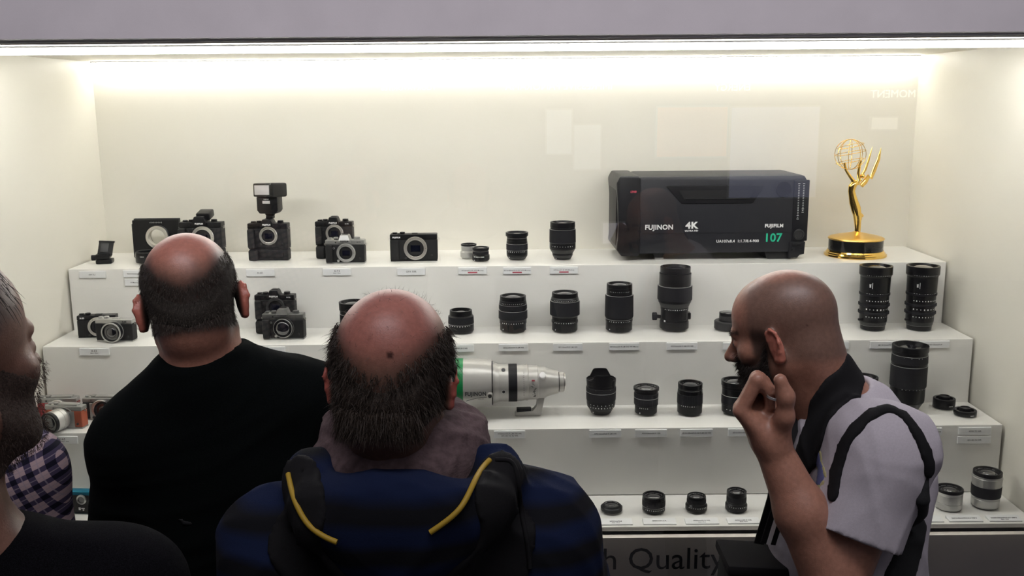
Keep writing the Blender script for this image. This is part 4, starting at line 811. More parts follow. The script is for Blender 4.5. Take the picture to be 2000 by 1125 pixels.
def nets(F, lo, h):
    S = F < 0
    c = [S[i:S.shape[0] - 1 + i, j:S.shape[1] - 1 + j, k:S.shape[2] - 1 + k] for i in (0, 1) for j in (0, 1) for k in (0, 1)]
    al = c[0].copy(); an = c[0].copy()
    for q in c[1:]: al &= q; an |= q
    act = an & ~al; idx = np.argwhere(act); ids = -np.ones(act.shape, np.int32); ids[act] = np.arange(len(idx))
    acc = np.zeros((len(idx), 3), np.float32); cnt = np.zeros(len(idx), np.float32)
    offs = [(i, j, k) for i in (0, 1) for j in (0, 1) for k in (0, 1)]
    val = {o: F[idx[:, 0] + o[0], idx[:, 1] + o[1], idx[:, 2] + o[2]] for o in offs}
    for o in offs:
        for a in range(3):
            if o[a] == 0:
                p = list(o); p[a] = 1; v0 = val[o]; v1 = val[tuple(p)]; cr = (v0 < 0) != (v1 < 0)
                t = np.where(cr, v0 / np.where(cr, v0 - v1, 1), 0); pos = np.tile(np.array(o, np.float32), (len(idx), 1)); pos[:, a] = t
                acc += pos * cr[:, None]; cnt += cr
    verts = lo + (idx + acc / np.maximum(cnt, 1)[:, None]) * h
    quads = []
    for a in range(3):
        b, c_ = (a + 1) % 3, (a + 2) % 3
        s0 = [slice(None)] * 3; s1 = [slice(None)] * 3; s0[a] = slice(0, -1); s1[a] = slice(1, None)
        cr = S[tuple(s0)] != S[tuple(s1)]; E = np.argwhere(cr)
        E = E[(E[:, b] > 0) & (E[:, c_] > 0) & (E[:, b] < F.shape[b] - 1) & (E[:, c_] < F.shape[c_] - 1)]
        ins = S[E[:, 0], E[:, 1], E[:, 2]]
        def g(db, dc):
            q = E.copy(); q[:, b] -= db; q[:, c_] -= dc; return ids[q[:, 0], q[:, 1], q[:, 2]]
        Q = np.stack([g(1, 1), g(0, 1), g(0, 0), g(1, 0)], 1); Q[~ins] = Q[~ins][:, ::-1]; quads.append(Q)
    Q = np.concatenate(quads); Q = Q[(Q >= 0).all(1)]
    return verts, Q
def skin_obj(name, V, Q, m_, parent, colf=None, smooth_it=1):
    if smooth_it:
        for _ in range(smooth_it):
            A = np.zeros_like(V); n_ = np.zeros(len(V), np.float32)
            for i in range(4):
                j = (i + 1) % 4; np.add.at(A, Q[:, i], V[Q[:, j]]); np.add.at(A, Q[:, j], V[Q[:, i]]); np.add.at(n_, Q[:, i], 1); np.add.at(n_, Q[:, j], 1)
            V = V * 0.5 + 0.5 * A / np.maximum(n_, 1)[:, None]
    me = bpy.data.meshes.new(name); me.vertices.add(len(V)); me.vertices.foreach_set('co', V.astype(np.float32).ravel())
    me.loops.add(len(Q) * 4); me.loops.foreach_set('vertex_index', Q.astype(np.int32).ravel())
    me.polygons.add(len(Q)); me.polygons.foreach_set('loop_start', np.arange(0, len(Q) * 4, 4, dtype=np.int32))
    me.update(calc_edges=True); me.validate(); me.shade_smooth(); me.materials.append(m_)
    if colf is not None:
        col = colf(V); at = me.color_attributes.new('Col', 'FLOAT_COLOR', 'POINT')
        at.data.foreach_set('color', np.concatenate([col, np.ones((len(V), 1))], 1).astype(np.float32).ravel())
    o = bpy.data.objects.new(name, me); C.objects.link(o); o.parent = parent
    return o, V
def mesh_of(f, name, m_, parent, colf=None, sm=1):
    V, Q = nets(f.F, f.lo, f.h); return skin_obj(name, V, Q, m_, parent, colf, sm)
def rotm(yaw, pitch=0, roll=0):
    """head axes as columns (right, forward, up); yaw turns left, pitch nods down, roll leans to the viewer's left"""
    return np.array(Matrix.Rotation(R(yaw), 3, 'Z') @ Matrix.Rotation(R(-pitch), 3, 'X') @ Matrix.Rotation(R(-roll), 3, 'Y'))
def head(f, c, Rh, s=1.0, ears=1.0, face=True, jaw=1.0):
    c = V3(c)
    T = lambda x, y, z: c + (Rh @ np.array([x, y, z])) * s
    f.ell(T(0, -.018, .035), np.array((.076, .094, .083)) * s, Rh, 0.02)
    f.ell(T(0, .028, .030), np.array((.064, .060, .068)) * s, Rh, 0.02)
    f.ell(T(0, .034, -.035), np.array((.055, .056, .078)) * s, Rh, 0.02)
    f.ell(T(0, .033, -.078), np.array((.047 * jaw, .050, .036)) * s, Rh, 0.02)
    f.ell(T(0, -.060, -.035), np.array((.056, .045, .062)) * s, Rh, 0.025)
    for sg in (-1, 1):
        f.ell(T(sg * .043, .052, -.025), np.array((.021, .024, .020)) * s, Rh, 0.018)
        f.cap(T(sg * .05, .0, -.055), T(sg * .035, .055, -.092), .020 * s, .017 * s, 0.02)
    f.cap(T(-.014, .076, -.098), T(.014, .076, -.098), .017 * s, .017 * s, 0.02)
    if face:
        f.cap(T(-.034, .080, .012), T(0, .087, .010), .009 * s, .010 * s, 0.012); f.cap(T(.034, .080, .012), T(0, .087, .010), .009 * s, .010 * s, 0.012)
        for sg in (-1, 1): f.ell(T(sg * .031, .094, -.008), np.array((.018, .012, .011)) * s, Rh, 0.010, sub=True)
        for sg in (-1, 1): f.ell(T(sg * .031, .077, -.008), np.array((.013, .012, .0115)) * s, Rh, 0.003)
        f.cap(T(0, .086, .000), T(0, .112, -.036), .008 * s, .0115 * s, 0.010)
        for sg in (-1, 1): f.ell(T(sg * .012, .099, -.039), np.array((.009, .011, .008)) * s, Rh, 0.006)
        f.ell(T(0, .088, -.058), np.array((.024, .013, .007)) * s, Rh, 0.007); f.ell(T(0, .087, -.071), np.array((.020, .013, .007)) * s, Rh, 0.007)
        f.ell(T(0, .104, -.0645), np.array((.021, .009, .0022)) * s, Rh, 0.003, sub=True)
    for sg in ((-1, 1) if ears else ()):
        a = R(24 * sg); Re = Rh @ np.array([[math.cos(a), -math.sin(a), 0], [math.sin(a), math.cos(a), 0], [0, 0, 1]])
        Re = Re @ np.array(Matrix.Rotation(R(-10), 3, 'X'))
        ec = T(sg * (.081 - .02 * max(0, 1 - ears)), -.010, -.010)
        E_ = lambda x, y, z: ec + (Re @ np.array([x * sg, y, z])) * s
        f.ell(E_(0.000, .000, 0), np.array((.0062, .017, .030)) * s * ears, Re, 0.008)
        rim = [E_(.004, .012, .012), E_(.005, .008, .026), E_(.006, -.004, .031), E_(.007, -.015, .022), E_(.008, -.017, .004), E_(.006, -.010, -.014), E_(.003, -.002, -.028), E_(.002, .006, -.028)]
        f.chain(rim, [.0032 * s] * 6 + [.005 * s, .0045 * s], 0.004)
        f.ell(E_(.0125, .004, .000), np.array((.0075, .0075, .013)) * s, Re, 0.003, sub=True); f.cap(E_(.0055, .001, -.008), E_(.0055, -.004, .010), .0022 * s, .0022 * s, .003)
    return T
def to_head(V, base, c, Rh, s=1.0): return ((V + V3(base) - V3(c)) @ np.array(Rh, np.float32)) / s
def sst(a, b, x): t = np.clip((x - a) / (b - a), 0, 1); return t * t * (3 - 2 * t)
def mixc(a, b, t): return a + (np.array(b) - a) * t[:, None]
SKIN = np.array((0.33, 0.17, 0.12))
def hand(f, wr, kn, side, curl=0.5, s=1.0, up=None):
    """relaxed hand: palm from the wrist point to the knuckles, four bent fingers, thumb off the side"""
    wr = V3(wr); kn = V3(kn); d = (kn - wr) / np.linalg.norm(kn - wr); side = V3(side); side = side - d * float(side @ d); side /= np.linalg.norm(side); nrm = np.cross(d, side)
    for i in range(4):
        u = (i - 1.5) * .019 * s; k0 = wr + d * (.088 - abs(i - 1.2) * .004) * s + side * u
        f.cap(wr + side * u * .55, k0, .014 * s, .0105 * s, 0.012)
        L = (.043, .048, .045, .036)[i] * s; a1 = curl; p1 = k0 + (d * math.cos(a1) + nrm * math.sin(a1)) * L
        p2 = p1 + (d * math.cos(a1 * 2.2) + nrm * math.sin(a1 * 2.2)) * L * .62; p3 = p2 + (d * math.cos(a1 * 3) + nrm * math.sin(a1 * 3)) * L * .5
        f.chain([k0, p1, p2, p3], [.0098 * s, .0088 * s, .008 * s, .007 * s], 0.004)
    t0 = wr + d * .02 * s - side * .028 * s; t1 = t0 + (d * .75 - side * .55 + nrm * .35) * .045 * s; t2 = t1 + (d * .9 - side * .1 + nrm * .4) * .034 * s
    f.chain([t0, t1, t2], [.014 * s, .0105 * s, .0085 * s], 0.010)
M['skin'] = mat('skin', (1, 1, 1), 0.42, vcol=True, noise=0.12, nscale=140, bump=0.25, bscale=500, spec=0.45, sss=0.12)
M['hair_dark'] = mat('short dark hair', (0.040, 0.033, 0.026), 0.65, noise=0.5, nscale=500, bump=0.9, bscale=900, spec=0.3)
M['hair_under'] = mat('short dark hair at the roots', (0.024, 0.020, 0.016), 0.7, noise=0.5, nscale=500, bump=0.9, bscale=900, spec=0.2)
M['hair_brown'] = mat('greying brown hair', (0.034, 0.024, 0.017), 0.6, noise=0.5, nscale=300, bump=0.9, bscale=700, spec=0.35)
M['hair_grey'] = mat('grey and dark hair', (0.15, 0.14, 0.13), 0.6, noise=0.6, nscale=300, bump=0.9, bscale=700, spec=0.35)
M['beard'] = mat('dark beard hair', (0.018, 0.013, 0.010), 0.7, noise=0.4, nscale=500, bump=0.9, bscale=900, spec=0.3)
M['beard_grey'] = mat('greying beard hair', (0.085, 0.058, 0.046), 0.7, noise=0.5, nscale=500, bump=0.9, bscale=900, spec=0.3)
M['sweater'] = mat('black knit sweater', (0.0022, 0.0032, 0.0032), 0.95, noise=0.3, nscale=500, bump=0.5, bscale=1200, spec=0.06)
M['jacket'] = mat('charcoal wool jacket', (0.007, 0.007, 0.009), 0.97, noise=0.6, nscale=900, bump=0.6, bscale=1500, spec=0.06)
M['tshirt'] = mat('off white cotton', (0.42, 0.395, 0.43), 0.9, noise=0.05, nscale=300, bump=0.3, bscale=1500, spec=0.15)
M['tinner'] = mat('white cotton', (0.60, 0.59, 0.60), 0.9)
M['scarf'] = mat('mauve brown scarf', (0.115, 0.080, 0.083), 0.95, noise=0.25, nscale=120, bump=0.7, bscale=350, spec=0.15)
M['strap'] = mat('black webbing', (0.008, 0.008, 0.009), 0.8, noise=0.2, nscale=900, bump=0.5, bscale=2000, spec=0.2)
M['yellow'] = mat('yellow piping', (0.42, 0.27, 0.02), 0.6)
M['trousers'] = mat('dark trousers', (0.02, 0.022, 0.03), 0.9)
M['shoe'] = mat('black shoe leather', (0.015, 0.013, 0.012), 0.5)
M['sclera'] = mat('eye white', (0.6, 0.57, 0.55), 0.2)
def band_mat(name, ca, cb, freq, duty, soft, ax=2, wob=0.15, third=None):
    Mt = mat(name, ca, 0.92, bump=0.4, bscale=900, spec=0.15); nt = Mt.node_tree; b = nt.nodes['Principled BSDF']
    tc = nt.nodes.new('ShaderNodeTexCoord'); sp = nt.nodes.new('ShaderNodeSeparateXYZ'); nt.links.new(tc.outputs['Object'], sp.inputs[0])
    nz = nt.nodes.new('ShaderNodeTexNoise'); nz.inputs['Scale'].default_value = 5; nt.links.new(tc.outputs['Object'], nz.inputs['Vector'])
    def mth(op, a, c=None):
        n = nt.nodes.new('ShaderNodeMath'); n.operation = op
        for i, q in enumerate((a, c)):
            if q is None: continue
            if isinstance(q, (int, float)): n.inputs[i].default_value = q
            else: nt.links.new(q, n.inputs[i])
        return n.outputs[0]
    v = mth('ADD', mth('MULTIPLY', sp.outputs[ax], freq), mth('MULTIPLY', nz.outputs['Fac'], wob * 6))
    fr_ = mth('FRACT', v); tri = mth('ABSOLUTE', mth('SUBTRACT', fr_, 0.5))
    mr = nt.nodes.new('ShaderNodeMapRange'); mr.inputs[1].default_value = duty / 2 - soft; mr.inputs[2].default_value = duty / 2 + soft; nt.links.new(tri, mr.inputs[0])
    mx_ = nt.nodes.new('ShaderNodeMix'); mx_.data_type = 'RGBA'; mx_.inputs['A'].default_value = (*cb, 1); mx_.inputs['B'].default_value = (*ca, 1)
    nt.links.new(mr.outputs[0], mx_.inputs['Factor']); nt.links.new(mx_.outputs['Result'], b.inputs['Base Color'])
    return Mt
M['hoodie'] = band_mat('navy and black striped fleece', (0.007, 0.0075, 0.010), (0.007, 0.013, 0.042), 20, 0.5, 0.12)
def plaid_mat():
    Mt = mat('navy and pink check cotton', (0.5, 0.4, 0.4), 0.9, bump=0.3, bscale=900, spec=0.15); nt = Mt.node_tree; b = nt.nodes['Principled BSDF']
    tc = nt.nodes.new('ShaderNodeTexCoord'); mp = nt.nodes.new('ShaderNodeMapping'); mp.inputs['Rotation'].default_value = (0, R(20), 0); nt.links.new(tc.outputs['Object'], mp.inputs[0])
    sp = nt.nodes.new('ShaderNodeSeparateXYZ'); nt.links.new(mp.outputs[0], sp.inputs[0])
    def mth(op, a, c=None):
        n = nt.nodes.new('ShaderNodeMath'); n.operation = op
        for i, q in enumerate((a, c)):
            if q is None: continue
            if isinstance(q, (int, float)): n.inputs[i].default_value = q
            else: nt.links.new(q, n.inputs[i])
        return n.outputs[0]
    def band(o, w_, ph=0.0): return mth('LESS_THAN', mth('ABSOLUTE', mth('SUBTRACT', mth('FRACT', mth('ADD', mth('MULTIPLY', o, 50.0), ph)), 0.5)), w_)
    col = None
    wide = mth('ADD', band(sp.outputs[0], 0.19), band(sp.outputs[2], 0.19)); thin = mth('ADD', band(sp.outputs[0], 0.035, 0.5), band(sp.outputs[2], 0.035, 0.5))
    k = mth('MULTIPLY', wide, 0.5); cr = nt.nodes.new('ShaderNodeValToRGB'); cr.color_ramp.interpolation = 'CONSTANT'
    e = cr.color_ramp.elements; e[0].color = (0.40, 0.30, 0.31, 1); e[1].position = 0.4; e[1].color = (0.055, 0.045, 0.085, 1); n_ = e.new(0.9); n_.color = (0.008, 0.008, 0.018, 1)
    nt.links.new(k, cr.inputs[0]); mx_ = nt.nodes.new('ShaderNodeMix'); mx_.data_type = 'RGBA'; mx_.inputs['B'].default_value = (0.30, 0.25, 0.30, 1)
    nt.links.new(mth('MINIMUM', mth('MULTIPLY', thin, 0.6), 0.8), mx_.inputs['Factor']); nt.links.new(cr.outputs[0], mx_.inputs['A']); nt.links.new(mx_.outputs['Result'], b.inputs['Base Color'])
    return Mt
M['plaid'] = plaid_mat()

def strands(name, V, dens, dirf, L, wd, m_, parent, seed=0, n=4000, gravity=0.5, curl=0.15):
    """hair strands: thin tapering ribbons rooted on scalp points V with weights dens"""
    r = np.random.RandomState(seed); p = np.clip(dens, 0, None); 
    if p.sum() <= 0: return
    idx = r.choice(len(V), n, p=p / p.sum()); P0 = V[idx] + r.randn(n, 3) * 0.0012; D = dirf(V[idx], r); D /= np.linalg.norm(D, axis=1)[:, None]
    ln = L * (0.55 + 0.6 * r.rand(n)); sd = np.cross(D, r.randn(n, 3)); sd /= np.linalg.norm(sd, axis=1)[:, None]
    P = P0; rows = []; cv = r.randn(n, 3) * curl
    for k in range(4):
        w_ = wd * (1 - k / 3.4); rows += [P - sd * w_ / 2, P + sd * w_ / 2]
        D2_ = D + cv * k / 3; D2_[:, 2] -= gravity * k / 3; D2_ /= np.linalg.norm(D2_, axis=1)[:, None]; P = P + D2_ * (ln / 3)[:, None]
    VV = np.stack(rows, 1).reshape(-1, 3); b0 = np.arange(n) * 8
    Q = np.concatenate([np.stack([b0 + 2 * k, b0 + 2 * k + 1, b0 + 2 * k + 3, b0 + 2 * k + 2], 1) for k in range(3)])
    o, _ = skin_obj(name, VV, Q, m_, parent, None, 0)
    o['kind'] = 'stuff'; return o
def normals_from(f, V):
    q = (V - f.lo) / f.h; i = np.clip(np.round(q).astype(int), 1, f.n - 2); F = f.F
    g = np.stack([F[i[:, 0] + 1, i[:, 1], i[:, 2]] - F[i[:, 0] - 1, i[:, 1], i[:, 2]], F[i[:, 0], i[:, 1] + 1, i[:, 2]] - F[i[:, 0], i[:, 1] - 1, i[:, 2]], F[i[:, 0], i[:, 1], i[:, 2] + 1] - F[i[:, 0], i[:, 1], i[:, 2] - 1]], 1)
    return g / np.maximum(np.linalg.norm(g, axis=1), 1e-6)[:, None]
def noise3(V, sc_, seed=0):
    r = np.random.RandomState(seed); a = 0
    for i in range(5):
        v = r.randn(3) * sc_; a = a + np.sin(V @ v + r.rand() * 6.28 + 1.5 * np.sin(V @ (r.randn(3) * sc_ * .6)))
    return a / 5
def legs(base, hipL, hipR, t, fwd=(0, 1)):
    lo = np.array([min(hipL[0], hipR[0]) - .22, min(hipL[1], hipR[1]) - .3, -0.02]); hi = np.array([max(hipL[0], hipR[0]) + .22, max(hipL[1], hipR[1]) + .35, 1.06])
    f = Field(base, lo, hi, 0.012); fx_, fy_ = fwd
    for hp in (hipL, hipR):
        kx, ky = hp[0] + fx_ * .02, hp[1] + fy_ * .02
        f.cap(hp, (kx, ky, .50), .098, .068, .05); f.cap((kx, ky, .50), (hp[0] - fx_ * .02, hp[1] - fy_ * .02, .10), .066, .055, .03)
    f.cap(hipL, hipR, .12, .12, .05)
    mesh_of(f, 'trousers', M['trousers'], t)
    for hp in (hipL, hipR):
        f = Field(base, (hp[0] - .25, hp[1] - .25, -.01), (hp[0] + .25, hp[1] + .25, .16), 0.010)
        f.cap((hp[0] - fx_ * .05, hp[1] - fy_ * .05, .048), (hp[0] + fx_ * .16, hp[1] + fy_ * .16, .040), .044, .036, .02); f.cap((hp[0] - fx_ * .04, hp[1] - fy_ * .04, .05), (hp[0] - fx_ * .03, hp[1] - fy_ * .03, .10), .040, .045, .02)
        mesh_of(f, 'shoe', M['shoe'], t)
def shell(src, path, thick, name, m_, parent, base, inner=0.0005, round_=0.004):
    """strap: the part of a thin shell around src that lies within the path (points, half widths)"""
    f = Field((0, 0, 0), (0, 0, 0), (0.01, 0.01, 0.01), 0.01)
    f.base = src.base; f.lo = src.lo; f.h = src.h; f.n = src.n; f.ax = src.ax; f.F = np.full(src.n, 0.5, np.float32)
    for (a, ra), (b, rb) in zip(path[:-1], path[1:]): f.cap(a, b, ra, rb, 0.004)
    f.F = np.maximum(f.F, np.maximum(src.F - thick, -(src.F + inner + 0.004)))
    # crop to the strap for speed
    ii = np.argwhere(f.F < 0)
    if len(ii) == 0: return None
    a = np.maximum(ii.min(0) - 2, 0); b = np.minimum(ii.max(0) + 3, f.n)
    V, Q = nets(f.F[a[0]:b[0], a[1]:b[1], a[2]:b[2]], f.lo + a * f.h, f.h)
    off = Vector(src.base) - Vector(base)
    return skin_obj(name, V + np.array(off, np.float32), Q, m_, parent, None, 1)[0]

# ================= person in the black sweater
Y1 = -1.90
base1 = (at_y(425, 900, Y1).x, Y1, 0)
t1 = thing('person', 'balding man with short dark hair in a black sweater, seen from behind at left', 'person', base1, 0, 'visitors in front of the display')
HC1 = at_y(376, 588, Y1); S1 = .96; Rh1 = rotm(14, 12, 5)
NB1 = at_y(402, 735, Y1 - .02); LS = at_y(268, 862, Y1 - .02); RS = at_y(603, 792, Y1 + .02)
LE = at_y(238, 1120, Y1 + .02); RE = at_y(640, 1120, Y1 + .06); LW = Vector((LE.x + .06, LE.y + .22, LE.z + .03)); RW = Vector((RE.x - .08, RE.y + .22, RE.z + .03))
f = Field(base1, (-1.05, -2.16, 1.02), (-.10, -1.42, 1.76), 0.0035)
head(f, HC1, Rh1, S1, 1.04, True)
T1 = lambda x, y, z: V3(HC1) + Rh1 @ np.array([x, y, z]) * S1
f.cap(T1(0, -.035, -.045), NB1, .054, .062, .03); f.cap(NB1, LS, .055, .045, .04); f.cap(NB1, RS, .055, .045, .04)
CH = (NB1 + LS + RS) / 3 + Vector((0, .02, -.10)); f.ell(CH, (.16, .09, .17), None, .05); f.ell(CH + Vector((0, 0, -.2)), (.14, .09, .2), None, .05)
f.chain([LS, LE, LW], [.046, .036, .026], .02); f.chain([RS, RE, RW], [.046, .036, .026], .02)
hand(f, LW, LW + Vector((.03, .08, 0)), (1, 0, 0)); hand(f, RW, RW + Vector((-.03, .08, 0)), (-1, 0, 0))
def col1(V):
    q = to_head(V, base1, HC1, Rh1, S1); c = np.tile(SKIN * np.array([1.0, .92, .9]), (len(V), 1))
    red = sst(.03, .09, q[:, 2]) ; c = mixc(c, (0.36, 0.135, 0.10), red * .7)
    zh = .040 + 11 * q[:, 0] ** 2 + .008 * noise3(V, 60, 3)
    hm = (1 - sst(-.028, .030, q[:, 2] - zh)) * sst(-.070, -.045, q[:, 2]) * (1 - sst(.015, .05, q[:, 1]))
    c = mixc(c, (.030, .024, .020), hm * .98)
    ear = sst(.078, .086, np.abs(q[:, 0])) * sst(-.06, -.04, q[:, 2]); c = mixc(c, (.40, .13, .09), ear)
    bd = (1 - sst(-.035, -.02, q[:, 2])) * sst(.02, .04, q[:, 1]); return mixc(c, (.16, .09, .07), bd * .5)
o, V = mesh_of(f, 'body', M['skin'], t1, col1)
def hairshell(f, c, Rh, region, off, amp, scn, m_, parent, name='hair', margin=.04, seed=1, sm=1):
    lo = V3(c) - .17; hi = V3(c) + .17
    a = np.maximum(0, ((lo - f.base - f.lo) / f.h).astype(int)); b = np.minimum(f.n, ((hi - f.base - f.lo) / f.h).astype(int) + 1)
    sub = f.F[a[0]:b[0], a[1]:b[1], a[2]:b[2]]; X = np.stack(np.meshgrid(*[f.ax[i][a[i]:b[i]] for i in range(3)], indexing='ij'), -1)
    q = (X + f.base - V3(c)) @ np.array(Rh, np.float32)
    nz = noise3(X.reshape(-1, 3), scn, seed).reshape(sub.shape) if amp else 0
    th, reg = region(q)
    F = np.maximum(sub - th * off - amp * nz * th, reg)
    F = np.maximum(F, -(sub + 0.006))
    V, Q = nets(F.astype(np.float32), f.lo + a * f.h, f.h)
    return skin_obj(name, V, Q, m_, parent, None, sm)
def reg1(q):
    x, y, z = q[..., 0], q[..., 1], q[..., 2]; zh = -.004 + 13 * x * x
    r_ = np.maximum(z - zh, -(z + .046 - .25 * np.abs(x))); r_ = np.maximum(r_, y - .035 - .25 * z); 
    r_ = np.maximum(r_, -np.maximum(np.sqrt((y - .008) ** 2 * 1.0 + (z + .018) ** 2 * .8) - .044, .064 - np.abs(x)))
    return np.clip(-r_ / .03, 0.02, 1), r_
o, VH = hairshell(f, HC1, Rh1, reg1, .0050, .0016, 500, M['hair_under'], t1)
nr = normals_from(f, V); q = to_head(V, base1, HC1, Rh1, S1)
dn = ((q[:, 2] < .028 + 11 * q[:, 0] ** 2) & (q[:, 2] > -.050) & (q[:, 1] < .03) & ~((np.abs(q[:, 0]) > .066) & (q[:, 2] < .02) & (q[:, 1] > -.035)) & (np.abs(q[:, 0]) < .085)).astype(float)
nmap = {}
def dir1(P_, r): return normals_from(f, P_) * .40 + np.array([0, -.1, -.9]) + r.randn(len(P_), 3) * .2
strands('hair_strands', V + nr * .002, dn, dir1, .0065, .0006, M['hair_dark'], t1, 1, 9000, .2)
# sweater
g_ = Field(base1, (-1.06, -2.20, .95), (-.08, -1.55, 1.56), 0.0055)
g_.cap(NB1 + Vector((-.02, .0, -.012)), LS, .068, .066, .05); g_.cap(NB1 + Vector((.02, .0, -.006)), RS, .070, .068, .05)
g_.ell(CH + Vector((0, -.005, -.01)), (.195, .125, .19), None, .06); g_.ell(CH + Vector((0, 0, -.22)), (.185, .125, .22), None, .06)
g_.chain([LS, LE, LW], [.070, .058, .045], .03); g_.chain([RS, RE, RW], [.070, .058, .045], .03)
g_.wrinkle(.0035, (26, 20, 24), 4); g_.wrinkle(.0022, (22, 20, 24), 8, ridge=True)
nk = NB1 + Vector((-.008, .03, .075)); g_.cap(NB1 + Vector((0, -.005, .035)), NB1 + Vector((-.01, .03, .12)), .060, .065, .006, sub=True)
g_.chain([NB1 + Vector((math.cos(a_) * .0685, .006 + math.sin(a_) * .066, .030 + .013 * math.cos(a_))) for a_ in [2 * PI * i / 24 for i in range(25)]], [.009] * 25, .006)
mesh_of(g_, 'sweater', M['sweater'], t1)
shell(g_, [(g_.on(352, 1018), .006), (g_.on(372, 1022), .006)], .0015, 'back_label', M['strap'], t1, base1) if g_.on(352, 1016) else None
legs(base1, Vector((base1[0] - .09, Y1, .93)), Vector((base1[0] + .09, Y1, .93)), t1)

# ================= person in the striped hoodie
Y2 = -2.29
base2 = (at_y(805, 1000, Y2).x, Y2, 0)
t2 = thing('person', 'man with a large bald crown in a navy striped hoodie and mauve scarf', 'person', base2, 0, 'visitors in front of the display')
HC2 = at_y(768, 732, Y2); Rh2 = rotm(-3, 10, -2); S2 = .94
NB2 = at_y(785, 960, Y2 - .0); LS = at_y(555, 1070, Y2 - .01); RS = at_y(1050, 1045, Y2 + .01)
LE = LS + Vector((-.06, .06, -.30)); RE = RS + Vector((.09, .06, -.30)); LW = LE + Vector((.10, .20, .04)); RW = RE + Vector((-.10, .20, .04))
f = Field(base2, (-.50, -2.55, .98), (.32, -1.80, 1.72), 0.0035)
T2 = lambda x, y, z: V3(HC2) + Rh2 @ np.array([x, y, z]) * S2
head(f, HC2, Rh2, S2, 0.75, True)
f.cap(T2(0, -.035, -.045), NB2, .054, .060, .03); f.cap(NB2, LS, .055, .045, .04); f.cap(NB2, RS, .055, .045, .04)
CH = (NB2 + LS + RS) / 3 + Vector((0, .03, -.10)); f.ell(CH, (.16, .09, .17), None, .05); f.ell(CH + Vector((0, 0, -.2)), (.14, .09, .2), None, .05)
f.chain([LS, LE, LW], [.046, .036, .026], .02); f.chain([RS, RE, RW], [.046, .036, .026], .02)
hand(f, LW, LW + Vector((.03, .08, 0)), (1, 0, 0)); hand(f, RW, RW + Vector((-.03, .08, 0)), (-1, 0, 0))
mole = f.on(762, 693); mole = V3(mole) if mole else V3(HC2)
mole2 = f.on(722, 664); mole2 = V3(mole2) if mole2 else V3(HC2)
def col2(V):
    q = to_head(V, base2, HC2, Rh2, S2); c = np.tile(SKIN, (len(V), 1)); red = sst(.0, .06, q[:, 2]); c = mixc(c, (0.38, 0.14, 0.11), red * .8)
    zh = .010 + 14 * q[:, 0] ** 2; hm = (1 - sst(-.015, .03, q[:, 2] - zh)) * (1 - sst(.03, .06, q[:, 1])); c = mixc(c, (.09, .055, .04), hm * .8)
    ear = sst(.078, .086, np.abs(q[:, 0])) * sst(-.06, -.04, q[:, 2]); c = mixc(c, (.45, .12, .09), ear)
    for mp_, rr in ((mole, .0052), (mole2, .0022)):
        d = np.linalg.norm(V + V3(base2) - mp_, axis=1); c = mixc(c, (.06, .02, .015), 1 - sst(rr * .6, rr * 1.2, d))
    return c
o, V = mesh_of(f, 'body', M['skin'], t2, col2)
def reg2(q):
    x, y, z = q[..., 0], q[..., 1], q[..., 2]; zh = -.008 + 13 * x * x
    r_ = np.maximum(z - zh, -(z + .056)); r_ = np.maximum(r_, np.abs(x) - .086 + .75 * np.maximum(0, -.012 - z)); r_ = np.maximum(r_, y - .045)
    r_ = np.maximum(r_, -np.maximum(np.sqrt((y - .006) ** 2 + (z + .022) ** 2 * .8) - .036, .070 - np.abs(x)))
    th = np.clip(-r_ / .03, 0.12, 1) * (1 - .5 * sst(.0, .05, -z)); return th, r_
o, VH = hairshell(f, HC2, Rh2, reg2, .006, .004, 200, M['hair_brown'], t2, sm=1)
nr = normals_from(f, V); q = to_head(V, base2, HC2, Rh2, S2); zh = .012 + 12 * q[:, 0] ** 2
full = ((q[:, 2] < zh) & (q[:, 2] > -.048) & (q[:, 1] < .05) & (np.abs(q[:, 0]) < .084 - .75 * np.maximum(0, -.012 - q[:, 2])) & ~((np.abs(q[:, 0]) > .068) & (q[:, 2] < .005) & (q[:, 1] > -.03))).astype(float)
def dir2(P_, r):
    n_ = normals_from(f, P_); return n_ * .42 + np.array([0, -.1, -.75]) + r.randn(len(P_), 3) * .30
strands('hair_strands', V + nr * .003, full, dir2, .015, .0009, M['hair_brown'], t2, 2, 7000, .6, .3)
def dir2b(P_, r):
    n_ = normals_from(f, P_); return n_ * .9 + r.randn(len(P_), 3) * .5
strands('thin_crown_hair', V, ((q[:, 2] > .02) & (np.abs(q[:, 0]) < .08)).astype(float) * (1 + 4 * (q[:, 1] > .0)), dir2b, .011, .0004, M['hair_grey'], t2, 3, 700, .5, .4)
# low nape locks hanging over the scarf
nape = ((q[:, 2] < -.035) & (q[:, 2] > -.058) & (q[:, 1] < .0) & (np.abs(q[:, 0]) < .045)).astype(float)
strands('nape_locks', V + nr * .010, nape, lambda P_, r: normals_from(f, P_) * .35 + np.array([0, -.1, -.9]) + r.randn(len(P_), 3) * .18, .022, .0010, M['hair_brown'], t2, 4, 2600, .3, .2)
